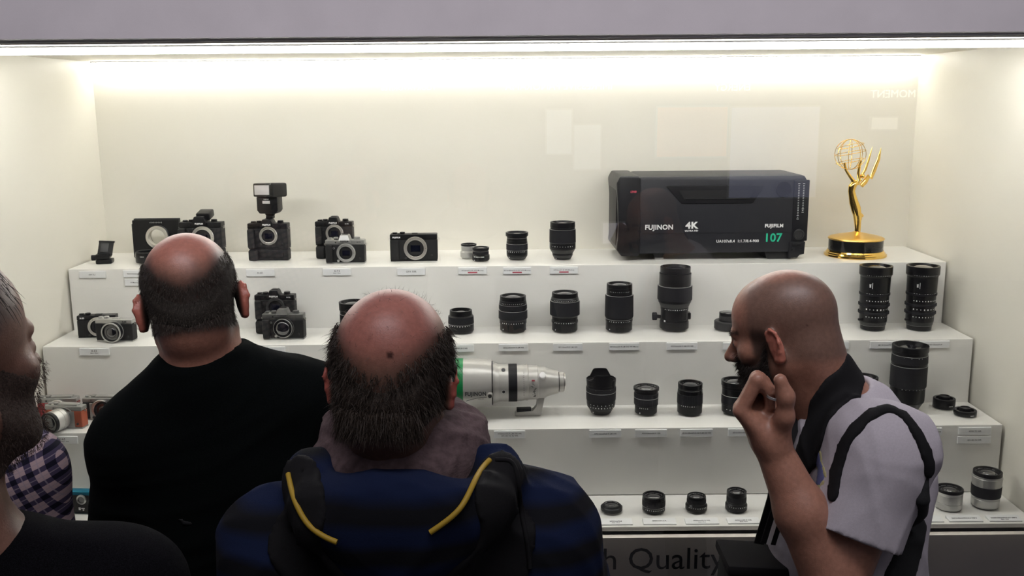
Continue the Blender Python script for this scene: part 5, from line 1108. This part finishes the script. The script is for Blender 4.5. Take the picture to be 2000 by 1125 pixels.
# scarf: wound ring of cloth
s_ = Field(base2, (-.34, -2.50, 1.30), (.12, -2.08, 1.56), 0.0035)
SC = at_y(778, 872, Y2 + .0)
for lay, (rx, ry, dz, rt) in enumerate(((.078, .080, .006, .026), (.086, .088, -.012, .028), (.090, .085, -.030, .026), (.068, .07, .020, .020))):
    pts = [Vector((SC.x + math.cos(a_) * rx, SC.y + .02 + math.sin(a_) * ry, SC.z + dz + .010 * math.sin(a_ + lay * 1.3) + .006 * math.sin(3 * a_ + lay))) for a_ in [2 * PI * i / 20 for i in range(21)]]
    s_.chain(pts, [rt] * 21, .012)
s_.wrinkle(.0028, (28, 28, 110), 9, ridge=True)
mesh_of(s_, 'scarf', M['scarf'], t2)
g_ = Field(base2, (-.60, -2.60, .92), (.42, -1.98, 1.50), 0.005)
g_.cap(NB2, LS, .060, .078, .05); g_.cap(NB2, RS, .060, .078, .05)
g_.ell(CH + Vector((0, -.01, -.03)), (.205, .135, .19), None, .06); g_.ell(CH + Vector((0, 0, -.22)), (.20, .135, .22), None, .06)
g_.chain([LS, LE, LW], [.080, .064, .050], .03); g_.chain([RS, RE, RW], [.080, .064, .050], .03)
HD = at_y(785, 1010, Y2 - .11)
g_.ell(HD, (.115, .05, .060), None, .03); g_.ell(HD + Vector((0, .01, -.045)), (.085, .05, .055), None, .03)
for sg in (-1, 1): g_.chain([HD + Vector((sg * .10, .02, .01)), HD + Vector((sg * .115, .07, .025)), HD + Vector((sg * .085, .13, .03))], [.030, .026, .020], .03)
g_.wrinkle(.0040, (26, 22, 30), 12); g_.wrinkle(.0035, (26, 22, 30), 6, ridge=True)
g_.cap(SC + Vector((0, .0, 0)), SC + Vector((0, .03, .12)), .060, .07, .01, sub=True)
mesh_of(g_, 'hoodie', M['hoodie'], t2)
bm = NB()
for px in (786, 795):
    p_ = g_.on(px, 888) or SC; p_ = Vector(p_) - Vector(base2); bx(bm, p_, (.0028, .004, .006), .0005)
obj('white_stitches', bm, M['white'], t2)
legs(base2, Vector((base2[0] - .09, Y2, .93)), Vector((base2[0] + .09, Y2, .93)), t2)
# backpack
bp = thing('backpack', 'black backpack with curved yellow piping on the straps, worn over the striped hoodie', 'backpack', (base2[0], Y2 - .24, 1.0))
BB = (base2[0], Y2 - .24, 1.0)
def onp(g, lst, default=None):
    out_ = []
    for px, py, r_ in lst:
        p_ = g.on(px, py)
        if p_: out_.append((p_, r_))
    return out_
shell(g_, onp(g_, [(572, 948, .040), (580, 1000, .042), (600, 1060, .048), (640, 1110, .055), (650, 1124, .055)]) , .0045, 'left_strap', M['strap'], bp, BB)
shell(g_, onp(g_, [(985, 925, .034), (985, 975, .042), (980, 1030, .050), (950, 1090, .058), (930, 1124, .06)]), .0045, 'right_strap', M['strap'], bp, BB)
cl = Field((0, 0, 0), (0, 0, 0), (.01, .01, .01), .01); cl.base = g_.base; cl.lo = g_.lo; cl.h = g_.h; cl.n = g_.n; cl.ax = g_.ax; cl.F = g_.F - .0055
def pipe(lst):
    pts = [cl.on(px, py) for px, py in lst]; pts = [Vector(p_) - Vector(BB) for p_ in pts if p_]
    # smooth the path
    for _ in range(3): pts = [pts[0]] + [(pts[i - 1] + pts[i] * 2 + pts[i + 1]) / 4 for i in range(1, len(pts) - 1)] + [pts[-1]]
    bm = NB(); tube(bm, pts, .0035, 8); obj('yellow_piping', bm, M['yellow'], bp, smooth=60)
def interp(P_, n=18):
    P_ = [np.array(p) for p in P_]; out_ = []
    for i in range(n + 1):
        t = i / n * (len(P_) - 1); k = min(int(t), len(P_) - 2); u = t - k
        p0 = P_[max(k - 1, 0)]; p1 = P_[k]; p2 = P_[k + 1]; p3 = P_[min(k + 2, len(P_) - 1)]
        out_.append(tuple(0.5 * (2 * p1 + (p2 - p0) * u + (2 * p0 - 5 * p1 + 4 * p2 - p3) * u * u + (3 * p1 - p0 - 3 * p2 + p3) * u ** 3)))
    return out_
pipe(interp([(563, 926), (570, 960), (582, 992), (602, 1026), (632, 1048), (658, 1059)]))
pipe(interp([(957, 898), (938, 918), (922, 950), (905, 985), (880, 1012), (840, 1040)]))
bm = NB(); tube(bm, [Vector(p_) - Vector(BB) for p_ in [cl.on(px, py) for px, py in interp([(968, 898), (995, 900), (1008, 920), (1014, 960), (1020, 1010), (1030, 1060), (1035, 1110)])] if p_], .0032, 8); obj('cord', bm, M['strap'], bp, smooth=60)
pb = NB(); bx(pb, (0, -.045, -.06), (.30, .15, .42), .05, 4); obj('pack_body', pb, M['strap'], bp)
pb = NB(); bx(pb, (0, -.128, -.12), (.22, .03, .24), .014, 3); obj('front_pocket', pb, M['fabric_black'], bp)
pb = NB(); tube(pb, [(-.03, -.02, .15), (-.03, -.04, .175), (.03, -.04, .175), (.03, -.02, .15)], .005, 8); obj('haul_loop', pb, M['strap'], bp)

# ================= bearded person at the left edge
Y3 = -2.58
HC3 = at_y(-127, 705, Y3); Rh3 = rotm(-19, -3, 0)
base3 = (HC3.x + .02, Y3 - .03, 0)
t3 = thing('person', 'bearded man with grey hair in a charcoal jacket at the left edge, closest to the glass-gazing viewer', 'person', base3, 0, 'visitors in front of the display')
t3['label'] = 'bearded man with grey hair and a charcoal jacket, cut off by the left edge'
NB3 = at_y(-85, 1120, Y3 - .0); RS = at_y(215, 1165, Y3 + .03); LS = NB3 + Vector((-.24, .08, -.06))
RE = RS + Vector((-.03, -.03, -.30)); LE = LS + Vector((-.05, -.05, -.30)); RW = RE + Vector((-.05, .05, -.04)); LW = LE + Vector((.06, .05, -.04))
f = Field(base3, (-1.15, -2.86, 1.0), (-.25, -2.18, 1.80), 0.0035)
T3 = lambda x, y, z: V3(HC3) + Rh3 @ np.array([x, y, z])
head(f, HC3, Rh3, 1.0, 0, True, 1.15)
f.cap(T3(0, -.03, -.045), NB3, .056, .064, .03); f.cap(NB3, LS, .055, .045, .04); f.cap(NB3, RS, .055, .045, .04)
CH = (NB3 + LS + RS) / 3 + Vector((0, .02, -.12)); f.ell(CH, (.15, .09, .16), None, .05); f.ell(CH + Vector((0, 0, -.2)), (.14, .09, .2), None, .05)
f.chain([LS, LE, LW], [.046, .036, .026], .02); f.chain([RS, RE, RW], [.046, .036, .026], .02)
hand(f, LW, LW + Vector((.03, .08, 0)), (1, 0, 0)); hand(f, RW, RW + Vector((0, .08, 0)), (-1, 0, 0))
def col3(V):
    q = to_head(V, base3, HC3, Rh3); c = np.tile(SKIN * .9, (len(V), 1)); bd = (1 - sst(-.045, -.02, q[:, 2] - .25 * np.abs(q[:, 0]))) * sst(-.01, .01, q[:, 1]); c = mixc(c, (.13, .075, .055), bd * .75)
    hm = sst(.02, .05, q[:, 2] + .35 * (.03 - q[:, 1])) * (1 - sst(.04, .07, q[:, 1] + .0 * q[:, 2])); return mixc(c, (.10, .07, .06), hm * .8)
o, V = mesh_of(f, 'body', M['skin'], t3, col3)
def reg3(q):
    x, y, z = q[..., 0], q[..., 1], q[..., 2]; r_ = np.maximum(y + .002 - .45 * np.maximum(z - .03, -.02), -(z + .080)); r_ = np.maximum(r_, -(.034 - np.sqrt((y - .0) ** 2 + (z + .02) ** 2)) * -1 if False else r_)
    return np.clip(-r_ / .03, .12, 1), r_
o, VH = hairshell(f, HC3, Rh3, reg3, .005, .002, 260, M['hair_grey'], t3)
def reg3b(q):
    x, y, z = q[..., 0], q[..., 1], q[..., 2]; r_ = np.maximum(z + .030 - .55 * (.06 - np.minimum(y, .06)), .0 - y); r_ = np.maximum(r_, -(z + .125)); r_ = np.maximum(r_, y - .082); r_ = np.maximum(r_, np.where((z > -.058), .0, -1) * 0 - .02) if False else r_
    return np.clip(-r_ / .03, .1, 1), r_
hairshell(f, HC3, Rh3, reg3b, .0025, .0012, 320, M['beard_grey'], t3, 'beard', seed=4)
nr = normals_from(f, V); q = to_head(V, base3, HC3, Rh3)
hd = ((q[:, 1] < .0 + .45 * (q[:, 2] - .03)) & (q[:, 2] > -.07)).astype(float)
strands('hair_strands', V + nr * .006, hd, lambda P_, r: normals_from(f, P_) * .30 + np.array([.0, -.1, -.9]) + r.randn(len(P_), 3) * .2, .009, .0005, M['hair_grey'], t3, 7, 9000, .4, .2)
bdn = ((q[:, 2] < -.02) & (q[:, 2] > -.12) & (q[:, 1] > .0) & (q[:, 1] < .085)).astype(float)
strands('beard_strands', V + nr * .005, bdn, lambda P_, r: normals_from(f, P_) * .5 + np.array([0, 0, -.7]) + r.randn(len(P_), 3) * .25, .005, .0005, M['beard_grey'], t3, 8, 4000, .3, .2)
fl = ((q[:, 2] > .055) & (q[:, 1] > .03)).astype(float) if False else ((q[:, 2] > .05) & (q[:, 2] < .085) & (q[:, 1] > .0) & (q[:, 1] < .04) & (q[:, 0] > .03)).astype(float)
strands('forehead_lock', V + nr * .006, fl, lambda P_, r: normals_from(f, P_) * .35 + np.array([.25, 0, -.9]) + r.randn(len(P_), 3) * .12, .020, .0008, M['hair_dark'], t3, 9, 70, .5, .15)
g_ = Field(base3, (-1.20, -2.90, .95), (-.20, -2.14, 1.58), 0.0055)
g_.cap(NB3 + Vector((0, 0, -.02)), LS, .072, .074, .05); g_.cap(NB3 + Vector((0, 0, -.02)), RS, .072, .074, .05)
g_.ell(CH, (.20, .13, .18), None, .06); g_.ell(CH + Vector((0, 0, -.22)), (.19, .13, .22), None, .06)
g_.chain([LS, LE, LW], [.074, .062, .05], .03); g_.chain([RS, RE, RW], [.074, .062, .05], .03)
g_.wrinkle(.003, (26, 20, 24), 14); g_.cap(NB3 + Vector((0, .0, .05)), NB3 + Vector((0, .02, .14)), .060, .066, .008, sub=True)
mesh_of(g_, 'jacket', M['jacket'], t3)
legs(base3, Vector((base3[0] - .09, base3[1], .93)), Vector((base3[0] + .09, base3[1], .93)), t3)

# ================= person in the checked shirt
Y5 = -2.12
SH5 = at_y(38, 925, Y5); base5 = (SH5.x - .19, Y5, 0)
t5 = thing('person', 'visitor in a navy and pink checked shirt, mostly hidden behind the bearded man', 'person', base5, 0, 'visitors in front of the display')
NB5 = SH5 + Vector((-.19, 0, .075)); LS = SH5 + Vector((-.38, 0, .0)); RS = SH5
HC5 = NB5 + Vector((0, .02, .15)); Rh5 = rotm(0, 5, 0)
RE = RS + Vector((.02, 0, -.28)); LE = LS + Vector((-.04, 0, -.28)); RW = RE + Vector((-.10, .14, -.10)); LW = LE + Vector((.05, .22, .03))
f = Field(base5, (-1.40, -2.45, 1.0), (-.42, -1.78, 1.78), 0.0045)
head(f, HC5, Rh5); f.cap(HC5 - Vector((0, .03, .04)), NB5, .054, .06, .03); f.cap(NB5, LS, .055, .045, .04); f.cap(NB5, RS, .055, .045, .04)
CH = (NB5 + LS + RS) / 3 + Vector((0, .02, -.10)); f.ell(CH, (.16, .09, .17), None, .05); f.ell(CH + Vector((0, 0, -.2)), (.14, .09, .2), None, .05)
f.chain([LS, LE, LW], [.044, .036, .026], .02); f.chain([RS, RE, RW], [.044, .036, .026], .02)
hand(f, LW, LW + Vector((.03, .08, 0)), (1, 0, 0)); hand(f, RW, RW + Vector((-.03, .08, 0)), (-1, 0, 0))
mesh_of(f, 'body', M['skin'], t5, lambda V: np.tile(SKIN, (len(V), 1)))
def reg5(q):
    x, y, z = q[..., 0], q[..., 1], q[..., 2]; r_ = np.maximum(y - .03 - .4 * np.maximum(z, -.05), -(z + .07)); return np.clip(-r_ / .03, .12, 1), r_
hairshell(f, HC5, Rh5, reg5, .010, .003, 200, M['hair_dark'], t5)
g_ = Field(base5, (-1.42, -2.48, .95), (-.40, -1.80, 1.58), 0.006)
g_.cap(NB5, LS, .064, .062, .05); g_.cap(NB5, RS, .064, .062, .05); g_.ell(CH, (.19, .12, .18), None, .06); g_.ell(CH + Vector((0, 0, -.22)), (.18, .12, .22), None, .06)
g_.chain([LS, LE, LW], [.064, .056, .045], .03); g_.chain([RS, RE, RW], [.066, .058, .045], .03); g_.wrinkle(.003, (30, 24, 26), 21)
g_.cap(NB5 + Vector((0, .0, .06)), NB5 + Vector((0, .02, .14)), .058, .062, .006, sub=True)
mesh_of(g_, 'shirt', M['plaid'], t5)
legs(base5, Vector((base5[0] - .09, Y5, .93)), Vector((base5[0] + .09, Y5, .93)), t5)
# ================= bald bearded person in profile at right
Y4 = -1.84
HC4 = at_y(1526, 648, Y4); Rh4 = rotm(59, 14, 0); S4 = 0.91
base4 = (at_y(1665, 1000, Y4).x, Y4, 0)
t4 = thing('person', 'bald bearded man in a white T-shirt resting his chin on his left fist', 'person', base4, 0, 'visitors in front of the display')
f = Field(base4, (.30, -2.22, 1.0), (.96, -1.50, 1.68), 0.003)
T4 = lambda x, y, z: V3(HC4) + Rh4 @ np.array([x, y, z]) * S4
head(f, HC4, Rh4, S4, 1.0, True, 1.0)
NB4 = at_y(1640, 815, Y4 - .01); LS = at_y(1722, 885, Y4 - .15); RS = at_y(1610, 850, Y4 + .19)
f.cap(T4(0, -.03, -.045), NB4, .060, .066, .03); f.cap(T4(0, .01, -.07), NB4 + Vector((-.02, 0, .0)), .040, .050, .03)
f.cap(NB4, LS, .055, .048, .04); f.cap(NB4, RS, .055, .048, .04)
CH = at_y(1650, 990, Y4); fw = rotm(72); f.ell(CH, (.15, .11, .18), fw, .05); f.ell(CH + Vector((.005, 0, -.18)), (.14, .11, .2), fw, .05)
EL = at_y(1628, 1150, Y4 - .20); W4 = at_y(1507, 868, Y4 - .155)
mid = at_y(1566, 1000, Y4 - .185)
f.cap(LS, EL, .055, .047, .02); f.cap(EL, mid, .044, .041, .02); f.cap(mid, W4, .041, .0285, .02)
REl = RS + Vector((-.03, .02, -.30)); RWr = REl + Vector((-.18, -.12, .02)); f.chain([RS, REl, RWr], [.05, .038, .028], .02); hand(f, RWr, RWr + Vector((-.05, -.05, 0)), (0, 1, 0))
# left hand closed under the chin
def PH(px, py, dy): return at_y(px, py, Y4 - .155 + dy)
KN = [PH(1447, 803, -.010), PH(1447, 797, .010), PH(1451, 793, .030), PH(1458, 793, .048)]
PI_ = [PH(1479, 742, -.012), PH(1479, 738, .009), PH(1483, 740, .029), PH(1490, 746, .046)]
DI = [PH(1502, 766, -.010), PH(1502, 762, .010), PH(1505, 764, .030), PH(1509, 768, .046)]
TI = [PH(1504, 792, -.006), PH(1504, 790, .012), PH(1506, 790, .030), PH(1508, 792, .044)]
for i in range(4):
    wq = W4 + Vector((0, (i - 1.5) * .010, 0))
    f.cap(wq, KN[i], .019, .0125, .014); f.chain([KN[i], PI_[i], DI[i], TI[i]], [.0115, .0115, .0098, .0085], .0045)
f.cap(W4 + Vector((-.006, 0, .012)), PH(1490, 825, .01), .026, .024, .02)
f.chain([W4 + Vector((.006, -.012, .01)), PH(1533, 815, -.030), PH(1535, 775, -.034), PH(1524, 743, -.032)], [.020, .0135, .0125, .0108], .012)
f.cap(PH(1478, 785, .035), PH(1500, 815, .012), .018, .020, .01)
def col4(V):
    q = to_head(V, base4, HC4, Rh4, S4); x, y, z = q[:, 0], q[:, 1], q[:, 2]
    c = np.tile(SKIN * np.array([1.0, .95, .92]), (len(V), 1))
    st = sst(-.05, -.02, z + .2 * (.03 - y) * (y < .03)) * (1 - sst(.030, .060, y + .010 * noise3(V, 40, 2) + .15 * np.maximum(z - .05, 0))) * (1 - sst(.095, .115, z)) * .9
    onhead = (V[:, 1] > -.115).astype(float)
    c = mixc(c, (.115, .075, .058), st * .85 * onhead)
    rd = sst(.045, .07, y) * sst(.02, .05, z); c = mixc(c, (.47, .18, .13), rd * .5)
    ear = sst(.077, .083, np.abs(x)) * (1 - sst(.02, .04, np.abs(y + .005))) * (np.abs(z + .01) < .05) * (np.abs(x) < .105); c = mixc(c, (.46, .17, .12), ear)
    bd = (1 - sst(-.050, -.030, z + .5 * (np.minimum(y, .06) - .06) * -1 * -1 + .0)) * sst(-.005, .02, y) * sst(-.15, -.12, z)
    bd = np.maximum(bd, sst(.052, .060, np.abs(x)) * sst(.006, .014, y) * (1 - sst(.034, .046, y)) * (1 - sst(.010, .035, z)) * .95); bd = np.maximum(bd, (1 - sst(-.046, -.036, z)) * sst(.0, .03, y) * sst(-.16, -.12, z)); lip = np.exp(-((z + .0645) / .008) ** 2) * sst(.085, .095, y) * (np.abs(x) < .02)
    bd = bd * (1 - sst(.095, .105, np.sqrt(x * x + (y - .025) ** 2 + (z + .045) ** 2)))
    c = mixc(c, (.035, .022, .017), bd * .85 * onhead * (1 - lip) * (np.abs(x) < .09)); c = mixc(c, (.30, .11, .09), lip)
    br = np.exp(-(((z - .014 - .05 * np.abs(x)) / .0050) ** 2)) * sst(.062, .072, y) * (np.abs(x) > .010) * (np.abs(x) < .052); c = mixc(c, (.03, .02, .015), br * .9)
    ey = (np.abs(z + .008) < .0035) & (y > .078) & (np.abs(np.abs(x) - .031) < .010); c[ey] = (.05, .035, .03)
    mo = np.linalg.norm(V + V3(base4) - mo4, axis=1); return mixc(c, (.05, .02, .015), 1 - sst(.0012, .0028, mo))
mo4 = f.on(1577, 634); mo4 = V3(mo4) if mo4 else V3(HC4)
o, V = mesh_of(f, 'body', M['skin'], t4, col4)
def reg4(q):
    x, y, z = q[..., 0], q[..., 1], q[..., 2]
    up = -.046 + .062 * (1 - sst(.000, .036, y)) + .014 * sst(.07, .09, y) * (np.abs(x) < .04)     # sideburn in front of the ear, cheek line, moustache
    r_ = np.maximum(z - up, .012 - y); r_ = np.maximum(r_, -(z + .135)); r_ = np.maximum(r_, np.minimum(.009 - np.abs(z + .066), np.minimum(y - .082, .020 - np.abs(x))))
    r_ = np.maximum(r_, .052 - np.sqrt(x * x + 0 * y) - 10 * (z < -.02) - 10 * (y > .03)); r_ = np.maximum(r_, np.sqrt(x * x + (y - .025) ** 2 + (z + .045) ** 2) - .088); r_ = np.maximum(r_, y - .088); return np.clip(-r_ / .014, .08, 1), r_
hairshell(f, HC4, Rh4, reg4, .0040, .0012, 420, M['beard'], t4, 'beard', seed=5)
nr = normals_from(f, V); q = to_head(V, base4, HC4, Rh4, S4); x, y, z = q[:, 0], q[:, 1], q[:, 2]
upl = -.046 + .062 * (1 - sst(.0, .036, y)) + .014 * sst(.07, .09, y)
bdn = ((z < upl) & (z > -.118) & (y > .012) & (y < .090) & (np.abs(x) < .078) & (x * x + (y - .025) ** 2 + (z + .045) ** 2 < .083 ** 2)).astype(float)
strands('beard_strands', V + nr * .003, bdn, lambda P_, r: normals_from(f, P_) * .6 + np.array([-.25, 0, -.6]) + r.randn(len(P_), 3) * .25, .011, .0007, M['beard'], t4, 11, 5000, .2, .2)
brn = ((np.abs(z - .014 - .05 * np.abs(x)) < .005) & (y > .066) & (np.abs(x) > .010) & (np.abs(x) < .05)).astype(float)
strands('eyebrows', V + nr * .0005, brn, lambda P_, r: normals_from(f, P_) * .5 + np.array([.3, 0, .2]) + r.randn(len(P_), 3) * .12, .0028, .0005, M['beard'], t4, 12, 420, 0, .1)
rg = PH(1511, 777, -.022)
obj('finger_ring', lathe(NB(), ring_prof(.0095, .0112, -.002, .002, .0003), 32, Matrix.Translation(Vector(rg) - Vector(base4)) @ Matrix.Rotation(R(14), 4, 'Y')), M['silver'], t4)
# T-shirt
g_ = Field(base4, (.30, -2.26, .90), (1.02, -1.45, 1.50), 0.0045)
g_.cap(NB4 + Vector((.0, .0, -.02)), LS, .070, .072, .05); g_.cap(NB4 + Vector((0, 0, -.02)), RS, .070, .072, .05)
g_.cap(NB4 + Vector((.040, 0, -.01)), CH + Vector((.055, 0, .04)), .066, .095, .06)
g_.ell(CH + Vector((.0, 0, -.01)), (.170, .130, .19), fw, .06); g_.ell(CH + Vector((.0, 0, -.20)), (.165, .138, .22), fw, .06)
da = (EL - LS).normalized(); SE = LS + (EL - LS) * .61
g_.cap(LS, LS + (EL - LS) * .12, .080, .079, .03)
sl_ = Field(base4, (.30, -2.26, .90), (1.02, -1.45, 1.50), 0.0045); sl_.cap(LS, SE + da * .05, .080, .077, .01); sl_.wrinkle(.0030, (20, 20, 26), 3, ridge=True)
REl2 = RS + (REl - RS) * .55; g_.cap(RS, REl2, .072, .066, .03)
g_.wrinkle(.0050, (30, 24, 34), 33); g_.wrinkle(.0040, (26, 20, 24), 5, ridge=True)
cs = V3(SE) - sl_.base
sl_.F = np.maximum(sl_.F, (sl_.ax[0][:, None, None] - cs[0]) * da.x + (sl_.ax[1][None, :, None] - cs[1]) * da.y + (sl_.ax[2][None, None, :] - cs[2]) * da.z)
sl_.cap(SE - da * .05, SE + da * .12, .060, .066, .004, sub=True)
hh_ = np.clip(.5 + .5 * (g_.F - sl_.F) / .02, 0, 1); g_.F = g_.F + (sl_.F - g_.F) * hh_ - .02 * hh_ * (1 - hh_)
tc_ = T4(0, -.03, -.06); g_.cap(NB4 + Vector((-.02, 0, .055)), Vector(tuple(tc_)) + Vector((-.02, 0, .02)), .064, .075, .008, sub=True)
mesh_of(g_, 'tshirt', M['tshirt'], t4)
# combined surface for the straps
u_ = Field((0, 0, 0), (0, 0, 0), (.01, .01, .01), .01); u_.base = g_.base; u_.lo = g_.lo; u_.h = g_.h; u_.n = g_.n; u_.ax = g_.ax; u_.F = g_.F.copy()
u_.cap(T4(0, -.03, -.045), NB4, .062, .068, .02); u_.cap(NB4, NB4 + Vector((-.03, 0, -.06)), .060, .06, .03)
# printed emblem on the chest
def patch(name, pts, m_, src, th=.0012, inner=0):
    return shell(src, pts, th, name, m_, t4, base4)
M['print_blue'] = mat('blue shirt print', (0.07, 0.08, 0.20), 0.8); M['print_olive'] = mat('olive shirt print', (0.33, 0.31, 0.16), 0.8)
pp = onp(g_, [(1592, 882, .021), (1602, 935, .021)])
if len(pp) > 1: patch('olive_print', pp, M['print_olive'], g_, .0010)
pp = onp(g_, [(1592, 884, .016), (1602, 933, .016)])
if len(pp) > 1: patch('blue_print', pp, M['print_blue'], g_, .0018)
# camera strap round the neck
ns = thing('neck_strap', "wide black camera strap round the bald man's neck", 'strap', base4)
shell(u_, onp(u_, [(1664, 722, .030), (1640, 765, .034), (1618, 805, .034), (1597, 845, .031), (1580, 885, .027), (1562, 915, .020)]), .006, 'neck_pad', M['strap'], ns, base4)
# far strap with white stripe and the bag it carries
fs = thing('camera_bag', "black camera bag hanging in front of the bald man on a striped strap", 'bag', (at_y(1485, 1100, Y4 - .05).x, Y4 - .05, at_y(1485, 1100, Y4 - .05).z))
o0 = Vector(fs.location)
bm = NB(); pa = [at_y(1564, 798, Y4 - .02), at_y(1546, 850, Y4 - .06), at_y(1527, 905, Y4 - .09), at_y(1512, 960, Y4 - .09), at_y(1482, 1062, Y4 - .08)]
def ribbon(bm, pts, hw, th, offx=0.0):
    va = []
    for i, p_ in enumerate(pts):
        d_ = (pts[min(i + 1, len(pts) - 1)] - pts[max(i - 1, 0)]).normalized(); sd = d_.cross(Vector((0, 1, 0))).normalized(); nn = d_.cross(sd)
        c_ = p_ + sd * offx; va.append([bm.verts.new(c_ + sd * a_ * hw + nn * b_ * th) for a_, b_ in ((-1, -1), (1, -1), (1, 1), (-1, 1))])
    for a_, b_ in zip(va[:-1], va[1:]):
        for k_ in range(4): bm.faces.new((a_[k_], a_[(k_ + 1) % 4], b_[(k_ + 1) % 4], b_[k_]))
    bm.faces.new(va[0][::-1]); bm.faces.new(va[-1]); return bm
ribbon(bm, [p_ - o0 for p_ in pa], .0085, .0015); obj('strap', bm, M['strap'], fs)
pa2 = [at_y(1540, 900, Y4 - .105), at_y(1524, 985, Y4 - .11), at_y(1500, 1062, Y4 - .10)]
bm = NB(); ribbon(bm, [p_ - o0 for p_ in pa2], .013, .0015); obj('strap', bm, M['strap'], fs)
bm = NB(); ribbon(bm, [p_ - o0 + Vector((0, -.002, 0)) for p_ in pa2], .0035, .0012, .0); obj('white_stripe', bm, M['white'], fs)
bm = NB(); bx(bm, (0.0, 0, -.045), (.135, .10, .125), .014, 3, rot=(0, R(4), 0)); obj('bag_body', bm, M['fabric_black'], fs)
bm = NB(); bx(bm, (0.0, -.002, .010), (.142, .108, .018), .006, 2, rot=(0, R(4), 0)); obj('lid', bm, M['strap'], fs)
# shoulder bag strap
sb = thing('shoulder_bag', "black bag with a thin strap looped over the T-shirt's left shoulder", 'bag', (base4[0] + .12, Y4 - .12, 1.0))
BBs = tuple(sb.location)
P_ = onp(g_, [(1627, 968, .011), (1634, 920, .012), (1648, 875, .012), (1672, 838, .012), (1705, 808, .011), (1735, 798, .009), (1765, 812, .009), (1790, 845, .010), (1808, 885, .011), (1814, 920, .012)])
shell(g_, P_, .006, 'strap', M['strap'], sb, BBs)
P_ = onp(g_, [(1812, 930, .004), (1800, 975, .012), (1785, 1030, .020), (1768, 1085, .028), (1755, 1123, .034)])
shell(g_, P_, .012, 'side_panel', M['fabric_black'], sb, BBs)
bm = NB(); bx(bm, (.02, -.02, -.17), (.12, .16, .24), .03, 3); obj('bag_body', bm, M['fabric_black'], sb)
legs(base4, Vector((base4[0], Y4 - .09, .92)), Vector((base4[0], Y4 + .09, .92)), t4, (-.95, .3))

# lettering becomes mesh so that each piece is an object of its own
bpy.context.view_layer.update()
dg = bpy.context.evaluated_depsgraph_get()
for o in [q for q in bpy.data.objects if q.type == 'FONT']:
    me = bpy.data.meshes.new_from_object(o.evaluated_get(dg)); me.name = o.name
    n = bpy.data.objects.new('tmp', me); C.objects.link(n); n.parent = o.parent; n.location = o.location; n.rotation_euler = o.rotation_euler; n.scale = o.scale
    nm = o.name; bpy.data.objects.remove(o); n.name = nm

# prints, marks and small fittings hang on the part they sit on
SUB = {'front_lettering': ('front_ring',), 'front_glass': ('front_ring',), 'scale_marks': ('barrel', 'plate'), 'mount_screws': ('lens_mount',), 'sensor': ('mount_throat',),
       'logo': ('prism_hump', 'hood', 'body', 'shell'), 'hump_front': ('prism_hump',), 'hot_shoe': ('prism_hump', 'top_plate'), 'model_print': ('top_plate',), 'dial_skirt': ('dial',), 'focus_lamp': ('top_plate',), 'grip_rib': ('battery_grip',),
       'lower_grip': ('battery_grip',), 'swoosh_line': ('hood',), 'logo_print': ('hood',), 'hood_lock_cap': ('hood_lock_knob',), 'focus_button_cap': ('focus_button',), 'red_marker': ('scale_ring',), 'switch_prints': ('scale_ring',), 'distance_scale': ('middle_barrel',),
       'foot_pad': ('tripod_foot',), 'handle_slot': ('handle_bezel',), 'handle_bar': ('handle_bezel',), 'white_bars': ('rear_panel',), 'rear_connector': ('rear_panel',), 'print_4k': ('body',), 'print_ultra': ('body',), 'print_107': ('body',), 'print_model': ('body',), 'print_red': ('front_hood',),
       'engraved_lines': ('black_band',), 'barrel_print': ('barrel',), 'print_line': ('barrel',), 'lens_window': ('lens_ring',), 'face_print': ('face_plate',), 'white_stitches': ('hoodie',), 'sensor_window': ('body',), 'collar_screw': ('collar_knob',), 'flash_panel': (), 'strap_lug': ('body',)}
kn = lambda o: o.name.split('.')[0]
roots = [o for o in bpy.data.objects if o.parent is None and o.type == 'EMPTY']
kids = {}
for o in bpy.data.objects:
    if o.parent is not None: kids.setdefault(o.parent, []).append(o)
for r_ in roots:
    ch = kids.get(r_, [])
    for o in ch:
        for want in SUB.get(kn(o), ()):
            c_ = [p for p in ch if kn(p) == want and p is not o and p.location.length < 1e-9 and sum(abs(e) for e in p.rotation_euler) < 1e-9]
            if c_:
                c_.sort(key=lambda p: (sum((Vector(p.bound_box[0]) + Vector(p.bound_box[6]) - Vector(o.bound_box[0]) - Vector(o.bound_box[6])))) ** 2 if want in ('dial', 'focus_button') else 0)
                o.parent = c_[0]; break
